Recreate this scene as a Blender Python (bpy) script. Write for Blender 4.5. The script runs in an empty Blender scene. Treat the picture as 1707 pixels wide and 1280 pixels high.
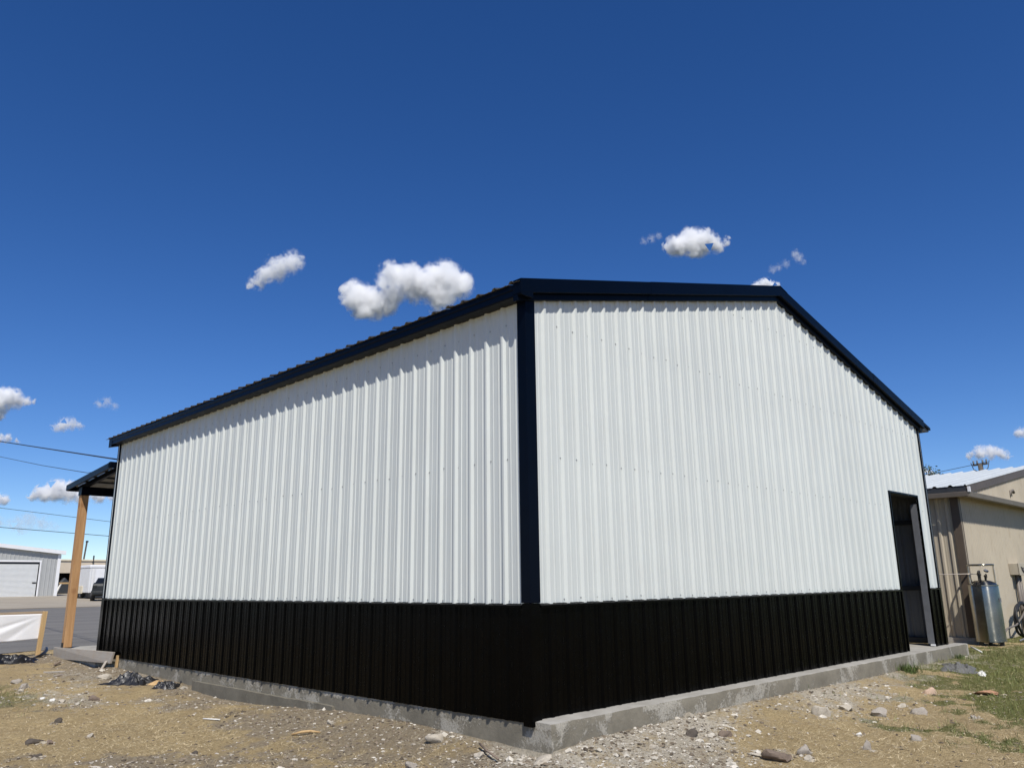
import bpy, bmesh, math, random
import numpy as np
from mathutils import Vector, Matrix
R = math.radians
random.seed(7); rng = np.random.default_rng(7)
scene = bpy.context.scene
col = scene.collection
# ------------------------------------------------------------------ camera
CAM = Vector((-5.0458, -4.9251, 1.1176))
RT = Vector((0.71398906, -0.70004053, -0.01276232)); UP = Vector((-0.16095344, -0.18184558, 0.97006504)); FW = Vector((0.68140562, 0.69056168, 0.24250968))
cd = bpy.data.cameras.new('camera'); cam = bpy.data.objects.new('camera', cd); col.objects.link(cam)
M = Matrix.Identity(4)
for i in range(3):
    M[i][0] = RT[i]; M[i][1] = UP[i]; M[i][2] = -FW[i]; M[i][3] = CAM[i]
cam.matrix_world = M
cd.sensor_fit = 'HORIZONTAL'; cd.sensor_width = 36; cd.lens = 36 * 1319.97 / 1707
cd.clip_start = .1; cd.clip_end = 60000
scene.camera = cam
# ------------------------------------------------------------------ sky, sun, exposure
SUN_AZ, SUN_EL = 236.0, 53.0
world = bpy.data.worlds.new('World'); scene.world = world; world.use_nodes = True
wn = world.node_tree; wn.nodes.clear()
wo = wn.nodes.new('ShaderNodeOutputWorld'); wb = wn.nodes.new('ShaderNodeBackground'); sk = wn.nodes.new('ShaderNodeTexSky')
sk.sky_type = 'NISHITA'; sk.sun_disc = False
sk.sun_elevation = R(SUN_EL); sk.sun_rotation = R(90 - SUN_AZ)
sk.altitude = 2600; sk.air_density = 1.0; sk.dust_density = .05; sk.ozone_density = 3.0
hs = wn.nodes.new('ShaderNodeHueSaturation'); hs.inputs['Saturation'].default_value = 1.28; hs.inputs['Hue'].default_value = .511
wb.inputs['Strength'].default_value = 0.12
wn.links.new(sk.outputs[0], hs.inputs['Color']); wn.links.new(hs.outputs[0], wb.inputs['Color']); wn.links.new(wb.outputs[0], wo.inputs['Surface'])
sd = bpy.data.lights.new('sun', 'SUN'); sd.energy = 5.0; sd.angle = R(.53); sd.color = (1, .955, .89)
sun = bpy.data.objects.new('sun', sd); col.objects.link(sun)
sv = Vector((math.cos(R(SUN_AZ)) * math.cos(R(SUN_EL)), math.sin(R(SUN_AZ)) * math.cos(R(SUN_EL)), math.sin(R(SUN_EL))))
sun.rotation_euler = sv.to_track_quat('Z', 'Y').to_euler(); sun.location = sv * 40
vs = scene.view_settings
vs.view_transform = 'Standard'; vs.look = 'None'; vs.exposure = 0.0; vs.gamma = 1.0; vs.use_curve_mapping = False
scene.display_settings.display_device = 'sRGB'
cy = scene.cycles
cy.max_bounces = 14; cy.diffuse_bounces = 4; cy.glossy_bounces = 4; cy.volume_bounces = 12; cy.transparent_max_bounces = 8
cy.use_denoising = True; cy.volume_max_steps = 256
# ------------------------------------------------------------------ helpers
def tag(o, label=None, cat=None, group=None, kind=None):
    if label: o['label'] = label
    if cat: o['category'] = cat
    if group: o['group'] = group
    if kind: o['kind'] = kind
    return o
def wloc(o):
    v = Vector((0, 0, 0))
    while o is not None: v = v + o.location; o = o.parent
    return v
def empty(name, loc, label, cat, group=None):
    o = bpy.data.objects.new(name, None); col.objects.link(o); o.location = loc; o.empty_display_size = .2
    return tag(o, label, cat, group)
def link_mesh(name, me, parent=None, loc=None):
    o = bpy.data.objects.new(name, me); col.objects.link(o)
    if loc is not None: o.location = loc
    if parent is not None: o.parent = parent
    return o
class MB:
    def __init__(s): s.v = []; s.f = []
    def add(s, vs_, fs):
        b = len(s.v); s.v += [tuple(p) for p in vs_]; s.f += [tuple(b + i for i in f) for f in fs]; return s
    def box(s, x0, x1, y0, y1, z0, z1):
        return s.add([(x0,y0,z0),(x1,y0,z0),(x1,y1,z0),(x0,y1,z0),(x0,y0,z1),(x1,y0,z1),(x1,y1,z1),(x0,y1,z1)],
                     [(0,3,2,1),(4,5,6,7),(0,1,5,4),(1,2,6,5),(2,3,7,6),(3,0,4,7)])
    def extrude(s, poly, d):
        n = len(poly); d = Vector(d); a = [Vector(p) for p in poly]
        return s.add(a + [p + d for p in a], [tuple(range(n))[::-1], tuple(range(n, 2 * n))] + [(i, (i + 1) % n, n + (i + 1) % n, n + i) for i in range(n)])
    def bar(s, p, q, w, h, up=(0, 0, 1)):
        p = Vector(p); q = Vector(q); d = (q - p).normalized(); sd_ = d.cross(Vector(up))
        if sd_.length < 1e-4: sd_ = d.cross(Vector((1, 0, 0)))
        sd_.normalize(); u = sd_.cross(d); a = sd_ * w / 2; b = u * h / 2
        return s.extrude([p - a - b, p + a - b, p + a + b, p - a + b], q - p)
    def tube(s, pts, r, n=8, cap=True):
        pts = [Vector(p) for p in pts]; rs = r if isinstance(r, (list, tuple)) else [r] * len(pts)
        rings = []; ref = None
        for i, p in enumerate(pts):
            d = (pts[min(i + 1, len(pts) - 1)] - pts[max(i - 1, 0)]).normalized()
            if ref is None: ref = Vector((0, 0, 1)) if abs(d.z) < .9 else Vector((1, 0, 0))
            a = (ref - d * ref.dot(d)).normalized(); b = d.cross(a); ref = a
            rings.append([p + (a * math.cos(t) + b * math.sin(t)) * rs[i] for t in [2 * math.pi * k / n for k in range(n)]])
        vs_ = [q for rg in rings for q in rg]; fs = []
        for i in range(len(pts) - 1):
            for k in range(n): fs.append((i*n+k, i*n+(k+1)%n, (i+1)*n+(k+1)%n, (i+1)*n+k))
        if cap: fs += [tuple(range(n))[::-1], tuple((len(pts)-1)*n + k for k in range(n))]
        return s.add(vs_, fs)
    def lathe(s, prof, c=(0, 0, 0), n=32):
        vs_ = []; fs = []
        for (r, z) in prof: vs_ += [(c[0] + r * math.cos(2*math.pi*k/n), c[1] + r * math.sin(2*math.pi*k/n), c[2] + z) for k in range(n)]
        for i in range(len(prof) - 1):
            for k in range(n): fs.append((i*n+k, i*n+(k+1)%n, (i+1)*n+(k+1)%n, (i+1)*n+k))
        fs += [tuple(range(n))[::-1], tuple((len(prof)-1)*n + k for k in range(n))]
        return s.add(vs_, fs)
    def build(s, name, m, parent=None, smooth=False, bevel=0, auto=None):
        me = bpy.data.meshes.new(name)
        off = wloc(parent) if parent is not None else Vector((0, 0, 0))
        me.from_pydata([(p[0]-off.x, p[1]-off.y, p[2]-off.z) for p in s.v], [], s.f); me.update()
        if m is not None: me.materials.append(m)
        if smooth: me.polygons.foreach_set('use_smooth', [True] * len(me.polygons))
        o = link_mesh(name, me, parent)
        if bevel:
            b = o.modifiers.new('bevel', 'BEVEL'); b.width = bevel; b.segments = 2; b.limit_method = 'ANGLE'
        if auto: me.set_sharp_from_angle(angle=R(auto))
        return o
def copy_tree(o, parent=None):
    c = o.copy(); col.objects.link(c); c.parent = parent
    for ch in list(o.children): copy_tree(ch, c)
    return c
def np_mesh(name, V, F, mats, parent=None, attrs=None, smooth=True):
    me = bpy.data.meshes.new(name); V = np.asarray(V, np.float32); F = np.asarray(F, np.int32); k = F.shape[1]
    me.vertices.add(len(V)); me.vertices.foreach_set('co', V.ravel())
    me.loops.add(F.size); me.loops.foreach_set('vertex_index', F.ravel())
    me.polygons.add(len(F)); me.polygons.foreach_set('loop_start', np.arange(0, F.size, k, dtype=np.int32)); me.polygons.foreach_set('loop_total', np.full(len(F), k, np.int32))
    me.polygons.foreach_set('use_smooth', np.full(len(F), smooth))
    for an, A in (attrs or {}).items():
        at = me.attributes.new(an, 'FLOAT_COLOR', 'POINT'); at.data.foreach_set('color', np.asarray(A, np.float32).ravel())
    for m in mats: me.materials.append(m)
    me.update(calc_edges=True); me.validate()
    return link_mesh(name, me, parent)
# ------------------------------------------------------------------ materials
class NT:
    def __init__(s, name):
        s.m = bpy.data.materials.new(name); s.m.use_nodes = True; s.t = s.m.node_tree; s.b = s.t.nodes['Principled BSDF']; s.out = s.t.nodes['Material Output']
    def n(s, typ, **kw):
        nd = s.t.nodes.new('ShaderNode' + typ)
        for k, v in kw.items():
            if k in nd.inputs:
                if isinstance(v, bpy.types.NodeSocket): s.t.links.new(v, nd.inputs[k])
                else: nd.inputs[k].default_value = v
            else: setattr(nd, k, v)
        return nd
    def l(s, a, b): s.t.links.new(a, b)
    def coord(s, which='Object', scale=(1, 1, 1)):
        c = s.n('TexCoord'); mp = s.n('Mapping'); mp.inputs['Scale'].default_value = scale; s.l(c.outputs[which], mp.inputs['Vector']); return mp.outputs[0]
    def geo(s, scale=(1, 1, 1)):
        c = s.n('NewGeometry'); mp = s.n('Mapping'); mp.inputs['Scale'].default_value = scale; s.l(c.outputs['Position'], mp.inputs['Vector']); return mp.outputs[0]
    def noise(s, vec, scale, detail=4, rough=.55, dist=0):
        nd = s.n('TexNoise', Scale=scale, Detail=detail, Roughness=rough, Distortion=dist); s.l(vec, nd.inputs['Vector']); return nd.outputs['Fac']
    def ramp(s, fac, stops):
        r = s.n('ValToRGB'); s.l(fac, r.inputs[0]); e = r.color_ramp.elements
        while len(e) < len(stops): e.new(.5)
        for i, (p, c) in enumerate(stops):
            e[i].position = p; e[i].color = (c, c, c, 1) if isinstance(c, (int, float)) else (*c, 1)
        return r.outputs[0]
    def mix(s, fac, a, b, mode='MIX'):
        nd = s.n('MixRGB', blend_type=mode)
        for k, v in ((0, fac), (1, a), (2, b)):
            if isinstance(v, bpy.types.NodeSocket): s.l(v, nd.inputs[k])
            else: nd.inputs[k].default_value = (v if k == 0 else (*v, 1))
        return nd.outputs[0]
    def math(s, op, a, b=0.0, c=None):
        nd = s.n('Math', operation=op)
        for k, v in ((0, a), (1, b), (2, c)):
            if v is None: continue
            if isinstance(v, bpy.types.NodeSocket): s.l(v, nd.inputs[k])
            else: nd.inputs[k].default_value = v
        return nd.outputs[0]
    def bump(s, h, strength=.3, dist=.01):
        b = s.n('Bump', Strength=strength, Distance=dist); s.l(h, b.inputs['Height']); s.l(b.outputs[0], s.b.inputs['Normal']); return b.outputs[0]
    def set(s, **kw):
        for k, v in kw.items():
            k = k.replace('_', ' ')
            if isinstance(v, bpy.types.NodeSocket): s.l(v, s.b.inputs[k])
            else: s.b.inputs[k].default_value = (*v, 1) if isinstance(v, tuple) and len(v) == 3 and 'Color' in k else v
        return s.m
def paint(name, c, rough=.45, metal=0.0, var=.08, scale=2.0, wave=0.0, spec=.5, dirt=None, back=None, aniso=None):
    t = NT(name); v = t.geo(); f = t.noise(v, scale, 5)
    a = tuple(x * (1 - var) for x in c); b = tuple(min(1, x * (1 + var)) for x in c)
    cc = t.ramp(f, [(.3, a), (.7, b)])
    if dirt:
        f2 = t.noise(t.geo((1.5, 1.5, .35)), 6, 6, .65)
        cc = t.mix(t.ramp(f2, [(.55, 0.0), (.8, dirt[1])]), cc, dirt[0])
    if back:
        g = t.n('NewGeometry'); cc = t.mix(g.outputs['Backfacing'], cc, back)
    oi = t.n('ObjectInfo'); cc = t.mix(1.0, cc, t.ramp(oi.outputs['Random'], [(0, .955), (1, 1.0)]), 'MULTIPLY')
    t.set(Base_Color=cc, Roughness=rough, Metallic=metal, Specular_IOR_Level=spec)
    r2 = t.ramp(t.noise(v, scale * 7, 4), [(.3, max(0, rough - .06)), (.7, min(1, rough + .08))]); t.l(r2, t.b.inputs['Roughness'])
    if wave: t.bump(t.noise(t.geo((1, 1, .3)), 1.6, 2, .4), wave, .02)
    return t.m
Mt = {}
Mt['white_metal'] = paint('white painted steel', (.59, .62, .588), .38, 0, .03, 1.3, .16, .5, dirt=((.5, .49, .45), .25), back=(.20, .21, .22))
Mt['black_metal'] = paint('black painted steel', (.0010, .0010, .0010), .22, 0, .2, 2, .10, .06, dirt=((.002, .002, .002), .3), back=(.2, .205, .21))
Mt['navy_trim'] = paint('navy black trim', (.0010, .0026, .0075), .34, 0, .15, 3, .06, .09)
Mt['roof_metal'] = paint('charcoal roof steel', (.03, .028, .026), .5, 0, .12, 2, .08, .3, dirt=((.08, .075, .065), .35), back=(.32, .32, .31))
Mt['galv'] = paint('galvanised steel', (.15, .155, .165), .5, .2, .12, 9)
Mt['grey_steel'] = paint('grey primer steel', (.16, .165, .17), .5, 0, .12, 6)
Mt['soffit_grey'] = paint('grey soffit', (.045, .05, .056), .5, 0, .1, 5, 0, .3)
Mt['dark_steel'] = paint('dark red iron', (.035, .038, .042), .55, 0, .15, 6)
Mt['screw'] = paint('screw head', (.38, .39, .39), .4, .4, .1, 20)
Mt['rubber'] = paint('black rubber', (.012, .012, .012), .6, 0, .2, 10)
Mt['dark'] = paint('black plastic sheeting', (.012, .012, .013), .42, 0, .3, 12)
Mt['tan_metal'] = paint('tan painted steel', (.45, .395, .30), .5, 0, .06, 1.2, .08, .4, dirt=((.30, .24, .165), .65), back=(.3, .27, .22))
Mt['brown_trim'] = paint('brown trim', (.10, .076, .056), .5, 0, .12, 4, 0, .4)
Mt['taupe_trim'] = paint('taupe gutter', (.17, .145, .12), .5, 0, .12, 4, 0, .4)
Mt['roof_white'] = paint('white roof steel', (.50, .53, .525), .45, 0, .05, 2, .06, .4, dirt=((.4, .38, .34), .3), back=(.3, .3, .3))
Mt['grey_wall'] = paint('light grey steel', (.40, .405, .39), .5, 0, .05, 2)
Mt['white_paint'] = paint('white paint', (.78, .78, .77), .45, 0, .04, 3)
Mt['door_white'] = paint('roller door white', (.70, .71, .69), .5, 0, .04, 3)
Mt['cream'] = paint('cream steel', (.62, .53, .40), .55, 0, .06, 2)
Mt['trailer_grey'] = paint('dull aluminium white', (.72, .72, .70), .45, 0, .06, 2, dirt=((.5, .42, .28), .5))
Mt['trailer_cream'] = paint('yellowed white paint', (.72, .64, .47), .5, 0, .08, 2, dirt=((.5, .4, .25), .5))
Mt['truck'] = paint('dark grey car paint', (.024, .027, .027), .45, 0, .1, 2, 0, .25)
Mt['glass'] = paint('dark car glass', (.01, .012, .014), .08, 0, .05, 2)
Mt['chrome'] = paint('bumper chrome', (.35, .36, .37), .3, .9, .1, 8)
Mt['yellow'] = paint('yellow plastic', (.62, .50, .10), .5, 0, .1, 6)
Mt['text'] = paint('dark lettering', (.02, .02, .025), .6, 0, .1, 9)
Mt['pvc'] = paint('white plastic', (.72, .71, .66), .5, 0, .05, 9)
Mt['valve'] = paint('dark brass valve', (.06, .05, .04), .4, .6, .3, 20)
Mt['copper'] = paint('pale copper pipe', (.48, .42, .36), .4, .6, .1, 10)
Mt['cable'] = paint('cable sheath', (.02, .02, .022), .6, 0, .1, 5)
Mt['felt'] = paint('grey roofing felt', (.12, .118, .11), .75, 0, .25, 9)
Mt['pole'] = paint('weathered pole', (.10, .085, .07), .85, 0, .2, 7)
def m_steel():
    t = NT('brushed stainless steel'); v = t.coord('Object', (1, 1, .04)); f = t.noise(v, 60, 3)
    sc = t.noise(t.coord('Object', (1, 1, 1)), 9, 6, .7)
    t.set(Base_Color=t.ramp(t.noise(t.coord(), 3, 4), [(.3, (.27, .26, .22)), (.7, (.43, .41, .345))]), Metallic=1.0, Roughness=t.ramp(sc, [(.35, .20), (.75, .30)]))
    t.b.inputs['Anisotropic'].default_value = .92; tg = t.n('Tangent', direction_type='RADIAL', axis='Z'); t.l(tg.outputs[0], t.b.inputs['Tangent']); t.b.inputs['Anisotropic Rotation'].default_value = .25
    t.bump(f, .05, .004); return t.m
Mt['steel'] = m_steel()
def m_wood(name, c0, c1, knots=True, grey=0.0, axis=2):
    t = NT(name); sc = [9, 9, 9]; sc[axis] = .45
    v = t.coord('Object', tuple(sc)); f = t.noise(v, 2.2, 6, .6, .8)
    cc = t.ramp(f, [(.25, c0), (.6, c1), (.8, tuple(x * .8 for x in c1))])
    fine = t.noise(t.coord('Object', tuple(60 if i != axis else 1.5 for i in range(3))), 3, 3)
    cc = t.mix(t.ramp(fine, [(.35, .35), (.6, 0.0)]), cc, tuple(x * .6 for x in c0))
    if knots:
        sk_ = [2.6, 2.6, 2.6]; sk_[axis] = 2.4
        w = t.n('TexVoronoi', Scale=1.0); t.l(t.coord('Object', tuple(sk_)), w.inputs['Vector'])
        cc = t.mix(t.ramp(w.outputs['Distance'], [(.12, .85), (.24, 0.0)]), cc, (.20, .085, .035))
    if grey:
        g = t.noise(t.coord(), 5, 5); cc = t.mix(t.ramp(g, [(.35, grey), (.7, grey * .5)]), cc, (.36, .345, .31))
    t.set(Base_Color=cc, Roughness=.75, Specular_IOR_Level=.25); t.bump(fine, .25, .003); return t.m
Mt['post_wood'] = m_wood('fresh cedar', (.36, .19, .08), (.50, .30, .145))
Mt['stake_wood'] = m_wood('yellow pine', (.42, .27, .12), (.55, .38, .19), False)
Mt['form_wood'] = m_wood('cement stained board', (.30, .22, .15), (.40, .33, .25), True, .75, 1)
Mt['rail_wood'] = m_wood('weathered rail', (.30, .21, .13), (.42, .31, .20), False, .2, 0)
def m_concrete(name, c, patch, th=.53, crust=False):
    t = NT(name); v = t.geo()
    f = t.noise(v, 3.5, 6, .65); f2 = t.noise(v, 22, 5, .6); p = t.noise(v, 1.9, 4, .6, .6)
    cc = t.ramp(f, [(.25, tuple(x * .72 for x in c)), (.5, c), (.8, tuple(x * 1.22 for x in c))])
    cc = t.mix(t.ramp(f2, [(.3, .3), (.6, 0.0)]), cc, tuple(x * .6 for x in c))
    p = t.math('ADD', p, t.math('MULTIPLY', t.math('SUBTRACT', t.noise(v, 38, 5, .75), .5), .42)); pm = t.ramp(p, [(th, 0.0), (th + .06, 1.0)])
    grain = t.noise(v, 70, 4, .7)
    pc = t.ramp(grain, [(.35, tuple(x * .62 for x in patch)), (.6, patch)])
    # the mortar crust only sits on the upright faces
    nz = t.n('SeparateXYZ'); g = t.n('NewGeometry'); t.l(g.outputs['Normal'], nz.inputs[0])
    up = t.ramp(nz.outputs[2], [(.5, 1.0), (.7, 0.15)])
    pm2 = t.math('MULTIPLY', pm, up)
    cc = t.mix(t.math('MULTIPLY', pm2, .8), cc, pc)
    if crust:
        topc = t.ramp(f, [(.25, (.27, .255, .22)), (.75, (.40, .385, .345))]); cc = t.mix(t.ramp(nz.outputs[2], [(.8, 0.0), (.93, 1.0)]), cc, topc)
        ps = t.n('SeparateXYZ'); t.l(g.outputs['Position'], ps.inputs[0]); cz_ = t.noise(t.geo(), 9, 5, .7); cy_ = t.noise(t.geo((.6, .6, .6)), 1.0, 3)
        lim = t.math('MULTIPLY', t.ramp(cy_, [(.42, 0.0), (.58, 1.0)]), t.math('MULTIPLY', cz_, -.13))
        cm = t.math('MULTIPLY', t.math('GREATER_THAN', ps.outputs[2], lim), t.math('LESS_THAN', nz.outputs[0], -.5))
        cc = t.mix(t.math('MULTIPLY', cm, .85), cc, pc)
    t.set(Base_Color=cc, Roughness=.9, Specular_IOR_Level=.2)
    h = t.math('ADD', t.math('MULTIPLY', pm2, .6), t.math('ADD', t.math('MULTIPLY', grain, .5), t.math('MULTIPLY', f2, .5)))
    t.bump(h, .55, .012); return t.m
Mt['concrete'] = m_concrete('poured concrete', (.215, .195, .15), (.47, .44, .37), .54, True)
Mt['concrete_smooth'] = m_concrete('smooth darker concrete', (.17, .155, .12), (.38, .36, .30), .62)  # smooth footing concrete, darker in tone than the slab
Mt['concrete2'] = m_concrete('pale porch concrete', (.36, .345, .31), (.5, .48, .42))
def m_stone(name, c, sc=14):
    t = NT(name); v = t.coord(); f = t.noise(v, sc, 6, .65)
    oi = t.n('ObjectInfo')
    cc = t.ramp(f, [(.25, tuple(x * .6 for x in c)), (.5, c), (.75, tuple(min(.8, x * 1.25) for x in c))])
    cc = t.mix(.35, cc, t.ramp(oi.outputs['Random'], [(0, tuple(x * .75 for x in c)), (1, tuple(min(.8, x * 1.2) for x in c))]))
    t.set(Base_Color=cc, Roughness=.92, Specular_IOR_Level=.15); t.bump(t.noise(v, 45, 5, .7), .6, .006); return t.m
Mt['stone_pale'] = m_stone('pale limestone', (.44, .395, .32))
Mt['stone_grey'] = m_stone('grey concrete lump', (.33, .295, .25))
Mt['stone_dark'] = m_stone('dark clay clod', (.10, .085, .07))
Mt['stone_brown'] = m_stone('brown clod', (.20, .155, .12))
Mt['stone_pink'] = m_stone('pinkish stone', (.50, .36, .26))
Mt['stone_red'] = m_stone('rust red slab', (.36, .20, .12))
Mt['stone_white'] = m_stone('white chip', (.70, .68, .62))
def m_ground():
    t = NT('dry yard ground'); v = t.geo()
    a = t.n('Attribute', attribute_name='zone'); sp = t.n('SeparateColor'); t.l(a.outputs['Color'], sp.inputs[0])
    n1 = t.noise(v, 3, 6, .65); n2 = t.noise(v, 26, 6, .7); n3 = t.noise(v, 95, 4, .7); n4 = t.noise(v, .7, 4, .5)
    nst = t.noise(t.geo((1.0, 2.6, 1)), 34, 4, .65, 1.2)
    grass = t.ramp(nst, [(.25, (.20, .15, .08)), (.43, (.40, .315, .18)), (.60, (.53, .43, .255)), (.8, (.63, .53, .34))])
    grass = t.mix(t.ramp(n1, [(.4, 0.0), (.7, .45)]), grass, (.30, .22, .12))
    dirt = t.ramp(n2, [(.25, (.15, .122, .085)), (.5, (.30, .255, .19)), (.75, (.42, .37, .285))])
    dirt = t.mix(t.ramp(n3, [(.55, 0.0), (.7, .55)]), dirt, (.46, .42, .35))
    rub = t.ramp(n2, [(.22, (.28, .25, .20)), (.45, (.50, .465, .395)), (.75, (.60, .57, .50))])
    rub = t.mix(t.ramp(n3, [(.3, .6), (.5, 0.0)]), rub, (.22, .19, .15))
    green = t.ramp(nst, [(.3, (.06, .075, .022)), (.55, (.15, .16, .055)), (.8, (.29, .27, .11))])
    cc = t.mix(t.ramp(t.math('ADD', sp.outputs[0], t.math('MULTIPLY', t.math('SUBTRACT', t.math('ADD', t.math('MULTIPLY', n1, .6), t.math('MULTIPLY', n2, .4)), .5), 2.2)), [(.2, 0.0), (.8, 1.0)]), grass, dirt)
    cc = t.mix(t.ramp(t.math('ADD', sp.outputs[1], t.math('MULTIPLY', t.math('SUBTRACT', n2, .5), .8)), [(.35, 0.0), (.65, 1.0)]), cc, green)
    cc = t.mix(t.ramp(t.math('ADD', sp.outputs[2], t.math('MULTIPLY', t.math('SUBTRACT', t.math('ADD', t.math('MULTIPLY', n1, .5), t.math('MULTIPLY', n2, .5)), .5), 3.2)), [(.2, 0.0), (.85, 1.0)]), cc, rub)
    cc = t.mix(t.ramp(n4, [(.35, .22), (.65, 0.0)]), cc, (.16, .125, .085))
    n5 = t.noise(t.geo((1, 1.7, 1)), 52, 5, .75, .6)
    cc = t.mix(t.ramp(n5, [(.29, .65), (.42, 0.0)]), cc, (.07, .052, .032))
    cc = t.mix(t.ramp(n5, [(.60, 0.0), (.74, .5)]), cc, (.50, .43, .31))
    cc = t.mix(1.0, cc, (1.20, 1.15, 1.05), 'MULTIPLY')
    t.set(Base_Color=cc, Roughness=.95, Specular_IOR_Level=.12)
    t.bump(t.math('ADD', t.math('MULTIPLY', n2, .7), t.math('ADD', t.math('MULTIPLY', n3, .4), t.math('MULTIPLY', n5, .7))), 1.0, .045); return t.m
Mt['ground'] = m_ground()
def m_asphalt():
    t = NT('worn asphalt'); v = t.geo()
    n = t.noise(t.geo((.12, 1.3, 1)), 1.4, 6, .7, .6); f = t.noise(v, 40, 4, .7)
    cc = t.ramp(n, [(.3, (.125, .12, .11)), (.5, (.175, .166, .15)), (.75, (.225, .212, .19))])
    cc = t.mix(t.ramp(f, [(.4, .25), (.6, 0.0)]), cc, (.06, .06, .06))
    cr = t.noise(t.geo((.05, 1.0, 1)), 1.1, 3, .5, 1.5)
    cc = t.mix(t.ramp(cr, [(.46, 0.0), (.495, .4), (.505, .4), (.54, 0.0)]), cc, (.08, .078, .072))
    t.set(Base_Color=cc, Roughness=.9, Specular_IOR_Level=.2); t.bump(f, .4, .01); return t.m
Mt['asphalt'] = m_asphalt()
def m_lot():
    t = NT('pale caliche lot'); n = t.noise(t.geo((.25, 1, 1)), 1.2, 6, .7); f = t.noise(t.geo(), 14, 4, .7)
    cc = t.ramp(n, [(.3, (.27, .235, .18)), (.55, (.36, .32, .255)), (.8, (.42, .385, .32))])
    cc = t.mix(t.ramp(f, [(.4, .2), (.6, 0.0)]), cc, (.2, .17, .13))
    t.set(Base_Color=cc, Roughness=.95, Specular_IOR_Level=.1); return t.m
Mt['lot'] = m_lot()
def m_tint(name, rough=.8, sss=False):
    t = NT(name); a = t.n('Attribute', attribute_name='tint'); t.set(Base_Color=a.outputs['Color'], Roughness=rough, Specular_IOR_Level=.2); return t.m
Mt['tint'] = m_tint('straw and stones'); 
def m_cloth():
    t = NT('white banner vinyl'); n = t.noise(t.geo((1, 1, 2)), 3, 4); t.set(Base_Color=t.ramp(n, [(.3, (.74, .74, .74)), (.7, (.80, .80, .80))]), Roughness=.5); return t.m
Mt['cloth'] = m_cloth()
# ---- terrain heights (numpy) ----
def _hash(ix, iy, s):
    h = (ix.astype(np.int64) * 374761393 + iy.astype(np.int64) * 668265263 + s * 1442695041) & 0x7fffffff
    h = ((h ^ (h >> 13)) * 1274126177) & 0x7fffffff
    h = ((h ^ (h >> 16)) * 2246822519) & 0x7fffffff
    return (h & 0xffff) / 65535.0
def vnoise(x, y, s=0):
    ix = np.floor(x); iy = np.floor(y); fx = x - ix; fy = y - iy
    fx = fx * fx * (3 - 2 * fx); fy = fy * fy * (3 - 2 * fy)
    a = _hash(ix, iy, s); b = _hash(ix + 1, iy, s); c = _hash(ix, iy + 1, s); d = _hash(ix + 1, iy + 1, s)
    return (a * (1 - fx) + b * fx) * (1 - fy) + (c * (1 - fx) + d * fx) * fy
def fbm(x, y, s=0, o=3):
    r = 0; a = .5
    for i in range(o):
        r = r + a * (vnoise(x, y, s + i * 7) - .5); x = x * 2.03; y = y * 2.03; a *= .5
    return r
def sm(t):
    t = np.clip(t, 0, 1); return t * t * (3 - 2 * t)
LEFT_Y = [-.21, 0, .65, 1.14, 1.5, 1.9, 2.7, 3.7, 4.5, 5.2, 5.7, 6.45, 6.75, 7.6, 9.2, 9.6, 10.5, 11.5, 13, 14, 16]
LEFT_Z = [-.27, -.28, -.23, -.19, -.18, -.18, -.185, -.24, -.29, -.31, -.32, -.285, -.27, -.22, -.18, -.17, -.24, -.2, -.16, -.2, -.25]
GAB_X = [0, .4, 1, 1.6, 2.7, 4, 5.6, 7, 9, 10.6]
GAB_Z = [-.25, -.17, -.165, -.16, -.155, -.155, -.17, -.175, -.17, -.19]
def slab_dist(x, y):
    dx = np.maximum(np.maximum(-x, x - 10.5), 0); dy = np.maximum(np.maximum(-.21 - y, y - 12.9), 0)
    return np.hypot(dx, dy)
def road_edge(x):
    return 15.4 + .25 * np.sin(x * .9) + .5 * fbm(x * .8, x * 0 + 3, 5)
def ground_smooth(x, y):
    x = np.asarray(x, float); y = np.asarray(y, float)
    t = np.hypot(x + 5, y + 5)
    z = -.42 + .21 * sm((t - 6) / 12)
    z = z + .0128 * (np.clip(y, 15.5, 120) - 15.5)
    d = slab_dist(x, y)
    dl = np.maximum(-x, 0); dg = np.maximum(-.21 - y, 0)
    eL = np.interp(y, LEFT_Y, LEFT_Z); eG = np.interp(x, GAB_X, GAB_Z)
    w = dl + dg + 1e-6
    e = np.where(dl + dg > 0, (eL * dl + eG * dg) / w, -.2)
    reach = .55 + .7 * sm((y - 1) / 3) + .6 * sm((y - 9) / 3)
    near = np.exp(-(d / reach) ** 1.4) * (y < 17)
    return z + (e - z) * near
def ground_z(x, y):
    x = np.asarray(x, float); y = np.asarray(y, float)
    z = ground_smooth(x, y)
    d = slab_dist(x, y)
    rough = (1 - sm((y - 14.3) / .7)) * (1 - sm((x - 22) / 6))
    amp = .25 + .75 * sm(d / .25)
    z = z + rough * amp * (.055 * fbm(x * .9, y * .9, 11, 3) + .045 * fbm(x * 4.2, y * 4.2, 23, 3) + .034 * fbm(x * 11, y * 11, 41, 2))
    inside = (x > .03) & (x < 10.45) & (y > -.17) & (y < 12.85)
    return np.where(inside, -.62, z)
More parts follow.
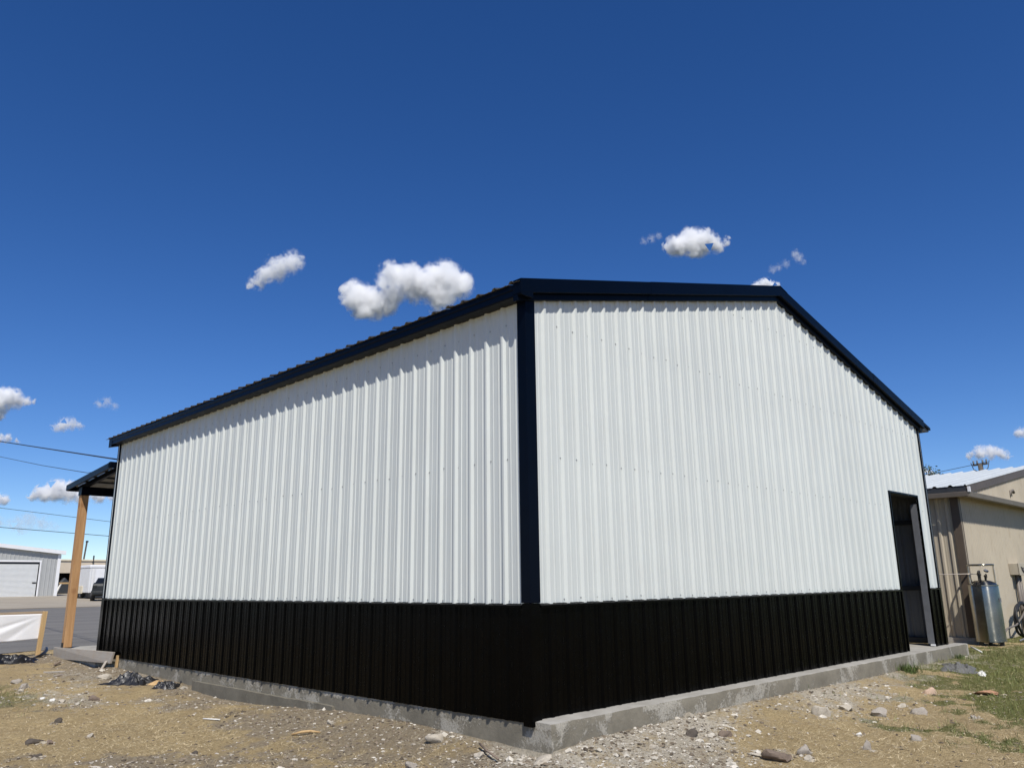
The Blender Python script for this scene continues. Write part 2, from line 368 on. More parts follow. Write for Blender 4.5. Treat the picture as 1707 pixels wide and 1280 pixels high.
# ------------------------------------------------------------------ ground
def graded(lo, hi, step, far, grow=1.22):
    a = list(np.arange(lo, hi + 1e-6, step)); s = step; x = a[-1]
    while x < far: s *= grow; x += s; a.append(x)
    s = step; x = a[0]; b = []
    while x > -far: s *= grow; x -= s; b.append(x)
    return np.array(b[::-1] + a)
def grid_faces(nx, ny):
    i = np.arange(nx * ny).reshape(nx, ny)
    return np.stack([i[:-1, :-1].ravel(), i[1:, :-1].ravel(), i[1:, 1:].ravel(), i[:-1, 1:].ravel()], 1)
gx = graded(-4.6, 14.5, .042, 900); gy = graded(-4.4, 15.2, .042, 1500)
GX, GY = np.meshgrid(gx, gy, indexing='ij'); GZ = ground_z(GX, GY)
def zones(x, y):
    d = slab_dist(x, y); dl = np.maximum(-x, 0); dg = np.maximum(-.21 - y, 0)
    nz = fbm(x * 1.3, y * 1.3, 77, 4) * 1.5 + fbm(x * 6, y * 6, 83, 3) * .9; nb = fbm(x * .45, y * .45, 91, 3) * 1.6
    left = sm((x * -1 + y * .35 + .2) / .6)
    # bare dirt: wide on the long side, narrow on the gable side
    reach = np.where(x < .1, 1.25 + .55 * sm((y - 4) / 5) + .25 * sm(-y), .85)
    dirt = sm((reach + .2 - d + nz * 1.7 + nb * .6) / 1.9)
    dirt = np.maximum(dirt, .85 * sm((nz + nb * .7 - .14) / .3))
    rw = np.interp(x, [-.9, -.3, .2, 1.0, 2.5, 5, 8, 11], [.1, .45, 1.5, 1.3, 1.0, .7, .5, .2])
    rub = sm((rw + .35 - d + nz * 1.3) / 1.9) * sm((x + .55 + nz * .3) / .5) * (y < 1.2)
    rub = np.maximum(rub, .55 * sm((1.0 - np.hypot(x + 1.0, (y - 7.9) * .45) + nz * 1.4) / .9))
    green = sm((np.hypot((x - 10.2) * .5, y + 1.1) * -1 + 2.3 + nz * 1.4) / 1.1)
    green = np.maximum(green, .55 * sm((1.15 - np.hypot((x + 2.3), (y - 8.6) * .4) + nz) / .8))
    green = np.maximum(green, .72 * sm((nb + nz * .9 + .06) / .4) * sm((x - 2.2) / 1.2) * (y < .5))
    green = np.maximum(green, .8 * (x > 14))
    return np.stack([dirt, green, rub, np.ones_like(x)], -1)
g = np_mesh('ground', np.stack([GX, GY, GZ], -1).reshape(-1, 3), grid_faces(len(gx), len(gy)), [Mt['ground']], None, {'zone': zones(GX, GY).reshape(-1, 4)})
tag(g, kind='structure')
def sheet(name, xs, ys, m, lift, edge=None):
    X, Y = np.meshgrid(xs, ys, indexing='ij')
    if edge is not None:
        t = (Y - ys[0]) / (ys[-1] - ys[0]); e = edge(X); Y = e + (ys[-1] - e) * t
    Z = ground_z(X, Y) * 0 + ground_smooth(X, Y) + lift
    return tag(np_mesh(name, np.stack([X, Y, Z], -1).reshape(-1, 3), grid_faces(len(xs), len(ys)), [m]), kind='structure')
sheet('road', np.concatenate([np.arange(-140, -8, 3.), np.arange(-8, 26, .25), np.arange(26, 170, 3.)]), 15.5 + 26.3 * np.linspace(0, 1, 60) ** 1.6, Mt['asphalt'], .008, road_edge)
sheet('gravel_lot', np.arange(-140, 171, 2.), np.linspace(42.2, 125, 40), Mt['lot'], .012)
# ------------------------------------------------------------------ the metal building
L, W, WZ, PITCH = 10.6, 10.07, .93, .2286
XR = W / 2
def zroof(x): return 3.852 + .245 * (x if x <= XR else 2 * XR - x)
bld = empty('metal_building', (0, 0, 0), 'big new white metal building with a black wainscot, black trim and an open side door', 'building')
def columns(u0, u1, off, pitch=PITCH, rh=.024, rw=.034, rt=.0125, mh=.0042, minors=(.0762, .1524)):
    cs = [(u0, 0.), (u1, 0.)]
    k = math.floor((u0 - off) / pitch) - 1
    while off + k * pitch < u1 + pitch:
        r = off + k * pitch
        for a, h in ((-rw, 0), (-rt, rh), (rt, rh), (rw, 0)): cs.append((r + a, h))
        for m_ in minors:
            for a, h in ((-.013, 0), (-.006, mh), (.006, mh), (.013, 0)): cs.append((r + m_ + a, h))
        k += 1
    cs = sorted(c for c in cs if u0 - 1e-9 <= c[0] <= u1 + 1e-9)
    o = [cs[0]]
    for c in cs[1:]:
        if c[0] - o[-1][0] > 1e-4: o.append(c)
    return o
def panel(name, cs, place, zb, zt, m, parent, out, lip=.0032, cut=None):
    """one roll-formed sheet: ribs from the columns cs, from zb(u) to zt(u); cut=(u0,u1,z) leaves a door opening"""
    if cut:
        for e in cut[:2]:
            if cs[0][0] < e < cs[-1][0]: cs = sorted(cs + [(e, 0.)])
    n = len(cs); mb = MB()
    for i in range(n - 1):
        (a, ha), (b, hb) = cs[i], cs[i + 1]
        la = lip * (i > n - 8); lb = lip * (i + 1 > n - 8)
        z0a, z0b = zb(a), zb(b)
        if cut and cut[0] - 1e-6 <= (a + b) / 2 <= cut[1] + 1e-6:
            if cut[2] > zt((a + b) / 2): continue
            z0a = z0b = max(cut[2], z0a)
        q = [place(a, ha + la, z0a), place(b, hb + lb, z0b), place(b, hb + lb, zt(b)), place(a, ha + la, zt(a))]
        nn = (Vector(q[1]) - Vector(q[0])).cross(Vector(q[3]) - Vector(q[0]))
        mb.add(q, [(0, 1, 2, 3)] if nn.dot(Vector(out)) > 0 else [(3, 2, 1, 0)])
    if not mb.f: return None
    return mb.build(name, m, parent)
PW = PITCH * 4
def run(name, total, off, place, zb, zt, m, parent, out, cut=None, start=0.0, pw=PW, **kw):
    res = []; u = start; k0 = off + .034
    edges = [start] + [e for e in np.arange(k0 - pw * 3, total, pw) if start + .12 < e < total - .05] + [total]
    for a, b in zip(edges[:-1], edges[1:]):
        o = panel(name, columns(a, b, off, **kw), place, zb, zt, m, parent, out, cut=cut)
        if o: res.append(o)
    return res
OFF_L, OFF_G = .062, .010
LEFT = lambda u, h, z: (-.008 - h, u, z)
GAB = lambda u, h, z: (u, -.008 - h, z)
RIGHT = lambda u, h, z: (W + .008 + h, u, z)
FAR = lambda u, h, z: (u, L + .008 + h, z)
DOOR = (8.35, 9.565, 2.45)
cz = lambda c: (lambda u: c)
run('wall_panel', L, OFF_L, LEFT, cz(WZ), cz(3.76), Mt['white_metal'], bld, (-1, 0, 0), start=.0)
run('wainscot_panel', L, OFF_L, LEFT, cz(-.022), cz(WZ - .012), Mt['black_metal'], bld, (-1, 0, 0), rh=.016, rw=.026, rt=.0125)
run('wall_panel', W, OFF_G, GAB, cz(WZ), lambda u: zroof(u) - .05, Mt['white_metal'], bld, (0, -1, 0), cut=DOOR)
run('wainscot_panel', W, OFF_G, GAB, cz(.004), cz(WZ - .012), Mt['black_metal'], bld, (0, -1, 0), cut=(DOOR[0], DOOR[1], 9), rh=.018, rw=.028, rt=.0125)
run('wall_panel', L, OFF_L, RIGHT, cz(WZ), cz(3.76), Mt['white_metal'], bld, (1, 0, 0))
run('wainscot_panel', L, OFF_L, RIGHT, cz(.002), cz(WZ - .012), Mt['black_metal'], bld, (1, 0, 0))
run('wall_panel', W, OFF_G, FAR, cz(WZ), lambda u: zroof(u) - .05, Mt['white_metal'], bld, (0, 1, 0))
run('wainscot_panel', W, OFF_G, FAR, cz(.002), cz(WZ - .012), Mt['black_metal'], bld, (0, 1, 0))
# roof sheets
Y0, Y1 = -.105, 10.93
RL = lambda u, h, z: (z, u, zroof(z) + h)     # z stands for the distance across
run('roof_panel', Y1, .01, RL, cz(-.178), cz(XR - .02), Mt['roof_metal'], bld, (-.2, 0, 1), start=Y0)
run('roof_panel', Y1, .01, RL, cz(XR + .02), cz(W + .43), Mt['roof_metal'], bld, (.2, 0, 1), start=Y0)
# eave fascia (two folds), gutter on the far eave, rake trims, ridge cap, corner trims, wainscot strip
zE = zroof(-.16)
MB().extrude([(-.160, Y0 - .006, zE - .012), (-.160, Y0 - .006, 3.755), (-.152, Y0 - .006, 3.75), (-.158, Y0 - .006, 3.690), (-.152, Y0 - .006, 3.682), (0, Y0 - .006, 3.682), (0, Y0 - .006, zroof(0) - .014)], (0, 10.74 - Y0, 0)).build('eave_fascia', Mt['navy_trim'], bld, bevel=.003)
q_ = [(W + .003, zroof(W + .003) - .012), (W + .42, zroof(W + .42) - .012), (W + .425, zroof(W + .42) - .045), (W + .40, 3.69), (W + .003, 3.69)]
MB().extrude([(x, Y0 + .03, z) for x, z in q_], (0, 10.7 - Y0, 0)).build('eave_box', Mt['soffit_grey'], bld, bevel=.003)
MB().extrude([(W + .105, Y0 + .002, zroof(W + .105) + .022), (W + .44, Y0 + .002, zroof(W + .44) + .022), (W + .44, Y0 + .002, zroof(W + .44) - .022), (W + .105, Y0 + .002, zroof(W + .105) - .03)], (0, .026, 0)).build('rake_trim', Mt['navy_trim'], bld)
def rake(sgn, y0, y1, h0, h1, name, m):
    xs = (-.163, 1.95, XR) if sgn < 0 else (XR, 8.1, W + .10)
    for k in (0, 1):   # two lengths, one lapped over the other
        a_, b_ = xs[k] - .05 * k, xs[k + 1]; e = .0025 * k
        a = [(a_, y0 - e, zroof(a_) - h0 + e), (b_, y0 - e, zroof(b_) - h0 + e), (b_, y0 - e, zroof(b_) - h1 - e), (a_, y0 - e, zroof(a_) - h1 - e)]
        o = MB().extrude(a, (0, y1 - y0, 0)).build(name, m, bld, bevel=.003)
    return o
for s_ in (-1, 1):
    rake(s_, -.112, -.0075, -.028, .115, 'rake_trim', Mt['navy_trim'])
    rake(s_, -.060, -.006, .118, .178, 'rake_soffit', Mt['navy_trim'])
    rake(s_, L + .02, Y1 - .16, -.0, .17, 'rake_trim', Mt['navy_trim'])
MB().extrude([(XR - .2, Y0 - .012, zroof(XR - .2) + .026), (XR, Y0 - .012, zroof(XR) + .034), (XR + .2, Y0 - .012, zroof(XR + .2) + .026), (XR + .2, Y0 - .012, zroof(XR + .2) + .020), (XR, Y0 - .012, zroof(XR) + .027), (XR - .2, Y0 - .012, zroof(XR - .2) + .020)], (0, Y1 - Y0 + .02, 0)).build('ridge_cap', Mt['navy_trim'], bld)
def lcorner(cx, cy_, sx, sy, z0, z1, m, a=.085, b=.10, t=.034, name='corner_trim'):
    p = [(-t, -t), (b, -t), (b, -t * .6), (b - .012, -t * .45), (b - .012, -.003), (-.003, -.003), (-.003, a), (-t, a)]
    p = [(cx + sx * x, cy_ + sy * y, z0) for x, y in p]
    if sx * sy < 0: p = p[::-1]
    return MB().extrude(p, (0, 0, z1 - z0)).build(name, m, bld, bevel=.004)
lcorner(0, 0, 1, 1, WZ + .012, 3.70, Mt['navy_trim'], .078, .094)
lcorner(0, 0, 1, 1, -.045, WZ + .010, Mt['black_metal'], .07, .085, .036)
lcorner(W, 0, -1, 1, WZ + .012, 3.70, Mt['navy_trim'], .05, .05)
lcorner(W, 0, -1, 1, .003, WZ + .010, Mt['black_metal'], .06, .06, .036)
lcorner(0, L, 1, -1, WZ + .012, 3.70, Mt['navy_trim'], .07, .05)
lcorner(0, L, 1, -1, -.02, WZ + .010, Mt['black_metal'], .10, .06, .036)
lcorner(W, L, -1, -1, .003, 3.70, Mt['navy_trim'], .05, .05)
def strip(p0, p1, axis, face):
    prof = [(0, WZ - .028), (-.036, WZ - .026), (-.036, WZ - .008), (-.014, WZ + .004), (0, WZ + .008)]
    if axis == 'y': poly = [(x - .0075, p0, z) for x, z in prof]; d = (0, p1 - p0, 0)
    else: poly = [(p0, x - .0075, z) for x, z in prof][::-1]; d = (p1 - p0, 0, 0)
    return MB().extrude(poly, d).build('wainscot_trim', Mt['black_metal'], bld)
strip(.072, L - .1, 'y', 0); strip(.088, DOOR[0] - .03, 'x', 0); strip(DOOR[1] + .03, W - .062, 'x', 0)
# screws, one small part per wall
def screws(rows, u0, u1, off, place, out, zt=None):
    mb = MB(); o = Vector(out); k = 0
    while off + k * PITCH < u1:
        u = off + k * PITCH - .042; k += 1
        if u < u0: continue
        for z in rows:
            if zt and z > zt(u) - .2: continue
            if zt and DOOR[0] - .05 < u < DOOR[1] + .05 and z < DOOR[2] + .05: continue
            uu = u + random.uniform(-.004, .004); zz = z + random.uniform(-.012, .012)
            p = Vector(place(uu, 0, zz)); mb.tube([p, p + o * .002, p + o * .0021, p + o * .007], [.0085, .0085, .005, .0045], 6)
    return tag(mb.build('screws', Mt['screw'], bld), kind='stuff')
screws((.965, 2.22, 3.50), .15, L, OFF_L, LEFT, (-1, 0, 0))
screws((.965, 2.23, 3.52, 4.45), .2, W, OFF_G, GAB, (0, -1, 0), lambda u: zroof(u))
# door opening: trim, steel jambs, header, girts and columns inside
fr = MB().box(DOOR[0] - .03, DOOR[0] - .001, -.036, .0, .006, DOOR[2] + .03).build('door_frame', Mt['black_metal'], bld, bevel=.003)
MB().box(DOOR[0] - .001, DOOR[1] + .001, -.036, .0, DOOR[2] + .0, DOOR[2] + .03).build('header', Mt['black_metal'], fr, bevel=.003)
MB().box(DOOR[1] + .001, DOOR[1] + .028, -.036, .0, .006, DOOR[2] + .03).build('trim', Mt['black_metal'], fr, bevel=.003)
MB().box(DOOR[1] - .004, DOOR[1] + .05, .002, .105, .035, DOOR[2] - .12).build('jamb', Mt['galv'], fr, bevel=.002)
MB().box(DOOR[0] - .05, DOOR[0] + .002, .002, .105, .006, DOOR[2] + .0).build('jamb', Mt['dark_steel'], fr, bevel=.002)
MB().box(DOOR[0] + .004, DOOR[1] - .006, .002, .16, DOOR[2] - .005, DOOR[2] + .2).build('lintel', Mt['dark_steel'], fr, bevel=.002)
MB().box(DOOR[1] - .03, DOOR[1] - .006, -.01, .06, .006, .034).build('foot_clip', Mt['white_paint'], fr)
for z in (.06, .92, 2.05, 3.3):
    MB().box(W - .10, W - .004, .14, L - .1, z - .03, z + .045).build('girt', Mt['dark_steel'], bld, bevel=.002)
for y in (3.4, 7.0): MB().box(W - .22, W - .11, y, y + .15, .004, 3.6).build('column', Mt['dark_steel'], bld)
for x in (1.7, 3.4, 5.0, 6.7, 8.3):
    MB().box(x, x + .06, .1, L - .1, zroof(x) - .2, zroof(x) - .04).build('purlin', Mt['dark_steel'], bld)
# ------------------------------------------------------------------ slab
from mathutils import noise as mn
def rough_box(name, x0, x1, y0, y1, z0, z1, m, parent, step=.05, amp=.008, top_amp=.003, seed=0.0, fr_=2.5, skip=()):
    me = bpy.data.meshes.new(name); bm = bmesh.new()
    nx = [x0] + list(np.arange(x0 + step, x1 - step * .5, step)) + [x1]; ny = [y0] + list(np.arange(y0 + step, y1 - step * .5, step)) + [y1]; nz = [z0] + list(np.arange(z0 + step, z1 - step * .5, step)) + [z1]
    cache = {}
    def V(x, y, z):
        k = (round(x, 4), round(y, 4), round(z, 4))
        if k not in cache:
            p = Vector((x, y, z)); q = p * fr_ + Vector((seed, 0, 0)); n = mn.noise_vector(q) + .6 * mn.noise_vector(q * 3.1) + .5 * mn.noise_vector(q * 9)
            top = abs(z - z1) < 1e-6
            edge = .6 * max(0, mn.noise(p * 6 + Vector((0, seed, 3)))) if top else 0
            d = Vector((n.x * amp, n.y * amp, n.z * (top_amp if top else amp)))
            if top and (abs(y - y0) < 1e-6 or abs(x - x0) < 1e-6): d.z -= .012 * edge + .004; d.y += (.012 * edge + .004) * (abs(y - y0) < 1e-6); 
            cache[k] = bm.verts.new(p + d)
        return cache[k]
    def fill(f, A, B, flip):
        for a0, a1 in zip(A[:-1], A[1:]):
            for b0, b1 in zip(B[:-1], B[1:]):
                q = [V(*f(a0, b0)), V(*f(a1, b0)), V(*f(a1, b1)), V(*f(a0, b1))]
                bm.faces.new(q[::-1] if flip else q)
    fill(lambda a, b: (a, y0, b), nx, nz, False); fill(lambda a, b: (x0, a, b), ny, nz, True)
    fill(lambda a, b: (x1, a, b), ny, nz, False); fill(lambda a, b: (a, y1, b), nx, nz, True)
    fill(lambda a, b: (a, b, z1), nx, ny, False)
    for f in bm.faces: f.smooth = True
    bm.to_mesh(me); bm.free(); me.materials.append(m)
    me.set_sharp_from_angle(angle=R(50))
    off = wloc(parent); me.transform(Matrix.Translation(-off))
    return link_mesh(name, me, parent)
rough_box('concrete_ledge', .002, 10.50, -.213, .002, -.62, 0, Mt['concrete'], bld, .045, .007)
rough_box('concrete_slab', .003, 10.09, .0025, 10.64, -.62, -.002, Mt['concrete'], bld, .09, .004, 0.001)
rough_box('footing', -.030, .002, 3.0, 6.6, -.6, -.158, Mt['concrete_smooth'], bld, .05, .006, .006, 4.)
# ------------------------------------------------------------------ porch on the far end
PY1 = 13.12
def zp(y): return 3.335 - .078 * (y - 10.6)
porch = []
rough_box('porch_slab', -.02, W + .05, 10.645, 12.86, -.5, -.003, Mt['concrete2'], bld, .12, .004, .002, 9.)
PR = lambda u, h, z: (u, z, zp(z) + h)
run('porch_roof_panel', W + .12, .0, PR, cz(L + .03), cz(PY1), Mt['roof_metal'], bld, (0, 0, 1), start=-.13)
MB().extrude([(-.15, L + .03, zp(L) + .028), (-.15, PY1 + .02, zp(PY1) + .028), (-.15, PY1 + .02, zp(PY1) - .085), (-.15, L + .03, zp(L) - .085)][::-1], (.022, 0, 0)).build('porch_fascia', Mt['navy_trim'], bld, bevel=.003)
MB().extrude([(-.126, PY1, zp(PY1) + .024), (-.126, PY1 + .02, zp(PY1) + .024), (-.126, PY1 + .02, zp(PY1) - .09), (-.126, PY1, zp(PY1) - .09)], (W + .2, 0, 0)).build('porch_fascia', Mt['navy_trim'], bld)
MB().extrude([(-.15, L + .012, zp(L) + .035), (-.15, L + .028, zp(L) - .07), (-.15, L + .10, zp(L) - .07), (-.15, L + .10, zp(L) + .03)], (W + .2, 0, 0)).build('porch_flashing', Mt['navy_trim'], bld)
def rafter(x):
    y0, y1 = L + .03, 12.95
    return MB().extrude([(x, y0, zp(y0) - .035), (x, y1, zp(y1) - .035), (x, y1, zp(y1) - .12), (x, y0, zp(y0) - .12)][::-1], (.06, 0, 0)).build('porch_rafter', Mt['navy_trim'], bld, bevel=.003)
for x in (.0, 2.5, 5.0, 7.5, 10.0): rafter(x)
for y in (11.25, 11.85, 12.35): MB().box(-.12, W + .1, y, y + .05, zp(y) - .033, zp(y) - .004).build('porch_purlin', Mt['dark_steel'], bld)
MB().box(-.06, W + .06, 12.405, 12.445, 2.915, 3.085).build('porch_beam', Mt['navy_trim'], bld, bevel=.004)
for k, x in enumerate((-.045, 3.3, 6.6, 9.95)):
    p = MB().box(x, x + .145, 12.447, 12.592, .012, 3.08).build('porch_post', Mt['post_wood'], bld, bevel=.006)
    MB().box(x - .012, x + .157, 12.435, 12.604, 2.912, 3.075).build('post_cap', Mt['navy_trim'], p, bevel=.003)
    b_ = MB().box(x - .006, x + .151, 12.44, 12.6, -.002, .011); b_.box(x - .010, x - .0005, 12.47, 12.57, .0, .10); b_.box(x + .1455, x + .155, 12.47, 12.57, 0, .10)
    b_.build('post_base', Mt['rubber'], p)
# ------------------------------------------------------------------ tan neighbour building
TX, TY, TZ = 13.3, .45, -.3
tan = empty('tan_building', (TX, TY, TZ), 'older tan ribbed metal building with a white metal roof and brown trim', 'building')
TW, TL = 12.0, 9.0
def zt_(x): return 2.93 + .157 * ((x if x <= TX + TW / 2 else 2 * TX + TW - x) - 13.05)
cols_kw = dict(pitch=.19, rh=.034, rw=.040, rt=.018, mh=.002, minors=(.07, .12))
run('wall_panel', TL, .03, lambda u, h, z: (TX - h, TY + u, z), cz(TZ), cz(2.86), Mt['tan_metal'], tan, (-1, 0, 0), pw=.76, **cols_kw)
cg = dict(pitch=.115, rh=.032, rw=.036, rt=.008, mh=.001, minors=(.05,))
run('gable_panel', TW, .0, lambda u, h, z: (TX + u, TY - .004 - h, z), cz(TZ), cz(2.83), Mt['tan_metal'], tan, (0, -1, 0), pw=.92, **cg)
run('gable_panel', TW, .0, lambda u, h, z: (TX + u, .19 - h, z), cz(2.795), lambda u: zt_(TX + u) - .02, Mt['tan_metal'], tan, (0, -1, 0), pw=.92, **cg)
MB().box(TX + TW - .02, TX + TW, TY, TY + TL, TZ, 2.86).build('end_wall', Mt['tan_metal'], tan)
MB().box(TX + .01, TX + TW - .03, TY + TL - .02, TY + TL, TZ, 2.86).build('back_wall', Mt['tan_metal'], tan)
ck = dict(pitch=.305, rh=.03, rw=.05, rt=.02, mh=.003, minors=(.10, .20))
TR = lambda u, h, z: (z, u, zt_(z) + h)
run('roof_panel', TY + TL + .3, .15, TR, cz(13.02), cz(TX + TW / 2), Mt['roof_white'], tan, (-.2, 0, 1), start=.15, pw=.915, **ck)
run('roof_panel', TY + TL + .3, .15, TR, cz(TX + TW / 2 + .002), cz(TX + TW + .3), Mt['roof_white'], tan, (.2, 0, 1), start=.15, pw=.915, **ck)
for s_, (a, b) in enumerate(((13.03, TX + TW / 2), (TX + TW / 2, TX + TW + .3))):
    MB().extrude([(a, .135, zt_(a) - .012), (b, .135, zt_(b) - .012), (b, .135, zt_(b) - .16), (a, .135, zt_(a) - .16)], (0, .03, 0)).build('rake_trim', Mt['brown_trim'], tan, bevel=.003)
MB().box(13.035, 13.06, .17, TY + TL + .28, 2.815, 2.915).build('eave_fascia', Mt['dark_steel'], tan)
MB().extrude([(12.96, .14, 2.79), (12.975, .14, 2.71), (13.03, .14, 2.70), (13.032, .14, 2.81), (13.02, .14, 2.81), (13.018, .14, 2.72), (12.985, .14, 2.728), (12.972, .14, 2.792)], (0, TL + .5, 0)).build('gutter', Mt['taupe_trim'], tan)
MB().box(13.06, TX, .17, TY + TL, 2.80, 2.812).build('soffit', Mt['brown_trim'], tan)
pg = MB().extrude([(13.0, .10, 2.80), (13.0, .115, 2.70), (13.0, .19, 2.69), (13.0, .20, 2.81)], (TW + .5, 0, 0)).build('gutter', Mt['taupe_trim'], tan, bevel=.003)
MB().extrude([(13.02, .1995, 2.79), (13.02, TY - .03, 2.825), (13.02, TY - .03, 2.80), (13.02, .198, 2.765)], (TW + .4, 0, 0)).build('pent_soffit', Mt['brown_trim'], tan)
MB().box(12.985, 13.045, .085, .13, 2.79, 2.90).build('end_cap', Mt['white_paint'], pg)
MB().extrude([(TX - .042, TY - .028, TZ), (TX + .10, TY - .028, TZ), (TX + .10, TY - .021, TZ), (TX - .036, TY - .021, TZ), (TX - .036, TY + .13, TZ), (TX - .042, TY + .13, TZ)], (0, 0, 2.72 - TZ)).build('corner_trim', Mt['brown_trim'], tan)
MB().box(TX - .07, TX - .043, TY - .03, TY + TL, TZ, -.09).build('base_curb', Mt['concrete2'], tan)
MB().tube([(16.2, .20, 2.83), (16.2, .13, 3.02), (16.35, .12, 3.05), (16.4, .12, 2.99)], .03, 8).build('vent_elbow', Mt['taupe_trim'], tan, smooth=True)
# ------------------------------------------------------------------ liquid gas cylinder
dw = empty('gas_cylinder', (13.05, .13, -.205), 'tall stainless steel gas cylinder with a ring handle, standing in grass by the tan wall', 'gas cylinder')
DX, DY, DZ = 13.05, .13, -.205
rr = .268
MB().lathe([(rr - .02, .075), (rr + .004, .078), (rr + .004, .115), (rr, .118), (rr, .60), (rr, 1.10), (rr - .006, 1.125), (rr + .004, 1.128), (rr + .004, 1.150), (rr - .015, 1.160), (rr - .06, 1.20), (rr - .13, 1.232), (.06, 1.245), (.0, 1.246)], (DX, DY, DZ), 64).build('body', Mt['steel'], dw, smooth=True, auto=40)
MB().lathe([(.02, .06), (.20, .06), (.20, .074), (.02, .074)], (DX, DY, DZ), 24).build('base_plate', Mt['dark_steel'], dw)
for a in (20, 140, 260):
    cx_, cy_ = DX + .2 * math.cos(R(a)), DY + .2 * math.sin(R(a)); MB().box(cx_ - .03, cx_ + .03, cy_ - .03, cy_ + .03, DZ - .02, DZ + .0745).build('foot', Mt['dark_steel'], dw)
ring = [(DX + .232 * math.cos(2 * math.pi * k / 40), DY + .232 * math.sin(2 * math.pi * k / 40), DZ + 1.535) for k in range(41)]
MB().tube(ring, .018, 10, False).build('ring_handle', Mt['steel'], dw, smooth=True)
for a in (-62, 118):
    ca, sa = math.cos(R(a)), math.sin(R(a)); mb = MB()
    n_ = Vector((ca, sa, 0)); t_ = Vector((-sa, ca, 0)); c_ = Vector((DX, DY, DZ)) + n_ * .222
    mb.extrude([c_ - t_ * .055 + Vector((0, 0, 1.16)), c_ + t_ * .055 + Vector((0, 0, 1.16)), c_ + t_ * .04 + Vector((0, 0, 1.535)), c_ - t_ * .04 + Vector((0, 0, 1.535))], n_ * .014).build('handle_post', Mt['steel'], dw, bevel=.003)
for k, (ox, oy, h) in enumerate(((-.08, .03, .13), (.02, -.06, .10), (.10, .06, .14), (.03, .06, .17))):
    mb = MB(); x, y = DX + ox, DY + oy
    mb.tube([(x, y, DZ + 1.235), (x, y, DZ + 1.24 + h)], .020, 8); mb.tube([(x - .045, y - .02, DZ + 1.25 + h * .7), (x + .05, y + .02, DZ + 1.25 + h * .7)], .024, 8)
    v_ = mb.build('valve', Mt['valve'], dw, smooth=True, auto=40)
    mb = MB(); c = (x - .05, y - .03, DZ + 1.25 + h * .7) if k % 2 else (x, y, DZ + 1.25 + h)
    mb.tube([(c[0] + .036 * math.cos(t), c[1] + .0, c[2] + .036 * math.sin(t)) for t in [2 * math.pi * q / 14 for q in range(15)]], .011, 6, False); mb.bar((c[0] - .034, c[1], c[2]), (c[0] + .034, c[1], c[2]), .012, .012)
    mb.build('hand_wheel', Mt['valve'], v_, smooth=True)
mb = MB().lathe([(.0, -.012), (.042, -.012), (.045, 0), (.045, .012), (0, .014)], (0, 0, 0), 20)
gq = Matrix.Translation((DX - .02, DY - .10, DZ + 1.42)) @ sv.to_track_quat('Z', 'Y').to_matrix().to_4x4()
mb.v = [tuple(gq @ Vector(p)) for p in mb.v]; mb.build('gauge', Mt['galv'], dw, smooth=True, auto=40)
MB().box(DX - .06, DX + .04, DY - rr - .006, DY - rr + .02, DZ + .82, DZ + .90).build('name_plate', Mt['galv'], dw)
tag(MB().tube([(DX - .10, DY + .05, DZ + 1.36), (DX - .2, DY + .2, DZ + 1.365), (DX - .3, DY + .7, DZ + 1.36), (DX - .6, DY + 1.3, DZ + 1.35), (DX - 1.9, DY + 1.9, DZ + 1.33), (W + .035, 2.45, DZ + 1.33)], .008, 8).build('feed_pipe', Mt['copper'], None, smooth=True),
    'thin pale pipe running level from the gas cylinder valves towards the white building', 'pipe')
# ------------------------------------------------------------------ breaker box, hose, cable by the tan wall
eb = empty('breaker_box', (16.55, .34, -.2), 'small tan electrical box on two grey conduit legs beside the tan wall', 'electrical box')
MB().box(16.25, 16.98, .24, .43, 1.13, 1.39).build('box', Mt['tan_metal'], eb, bevel=.008)
MB().box(16.24, 16.99, .225, .24, 1.12, 1.40).build('cover', Mt['tan_metal'], eb, bevel=.006)
for x in (16.42, 16.62): MB().tube([(x, .34, -.25), (x, .34, 1.13)], .042, 10).build('leg', Mt['taupe_trim'], eb, smooth=True)
mb = MB()
for q in range(4): mb.tube([(16.47 + .10 * math.sin(t * .5 + q) + .03 * q, .222, 1.19 + .012 * t * 1.2 + .02 * math.cos(t * 1.7 + q)) for t in range(9)], .007, 5)
mb.build('marking', Mt['text'], eb)
mb = MB(); pts = []
for k in range(70):
    t = k / 69 * 2 * math.pi * 2.4; pts.append((15.95 + (.62 + .03 * math.sin(k * .7)) * math.cos(t), .27 - .05 * math.sin(t * .4) - .0011 * k, .16 + (.36 + .02 * math.sin(k)) * math.sin(t)))
tag(mb.tube(pts, .027, 8).build('rubber_hose', Mt['rubber'], None, smooth=True), 'coiled black rubber hose hanging under the tan electrical box', 'hose')
tag(MB().tube([(13.35, .02, -.06), (14.2, .12, .06), (15.2, .2, .08), (15.9, .24, .22), (16.5, .28, .4)], .02, 8).build('drain_pipe', Mt['taupe_trim'], None, smooth=True), 'thin grey pipe rising from the gas cylinder foot to the hose coil', 'pipe')
tag(MB().tube([(13.9, -.15, float(ground_z(13.9, -.15)) + .05), (14.8, -.12, float(ground_z(14.8, -.12)) + .08), (15.8, -.1, float(ground_z(15.8, -.1)) + .07), (17.4, -.2, float(ground_z(17.4, -.2)) + .1)], .018, 8).build('electric_cable', Mt['galv'], None, smooth=True), 'grey cable lying in the green grass below the hose', 'cable')
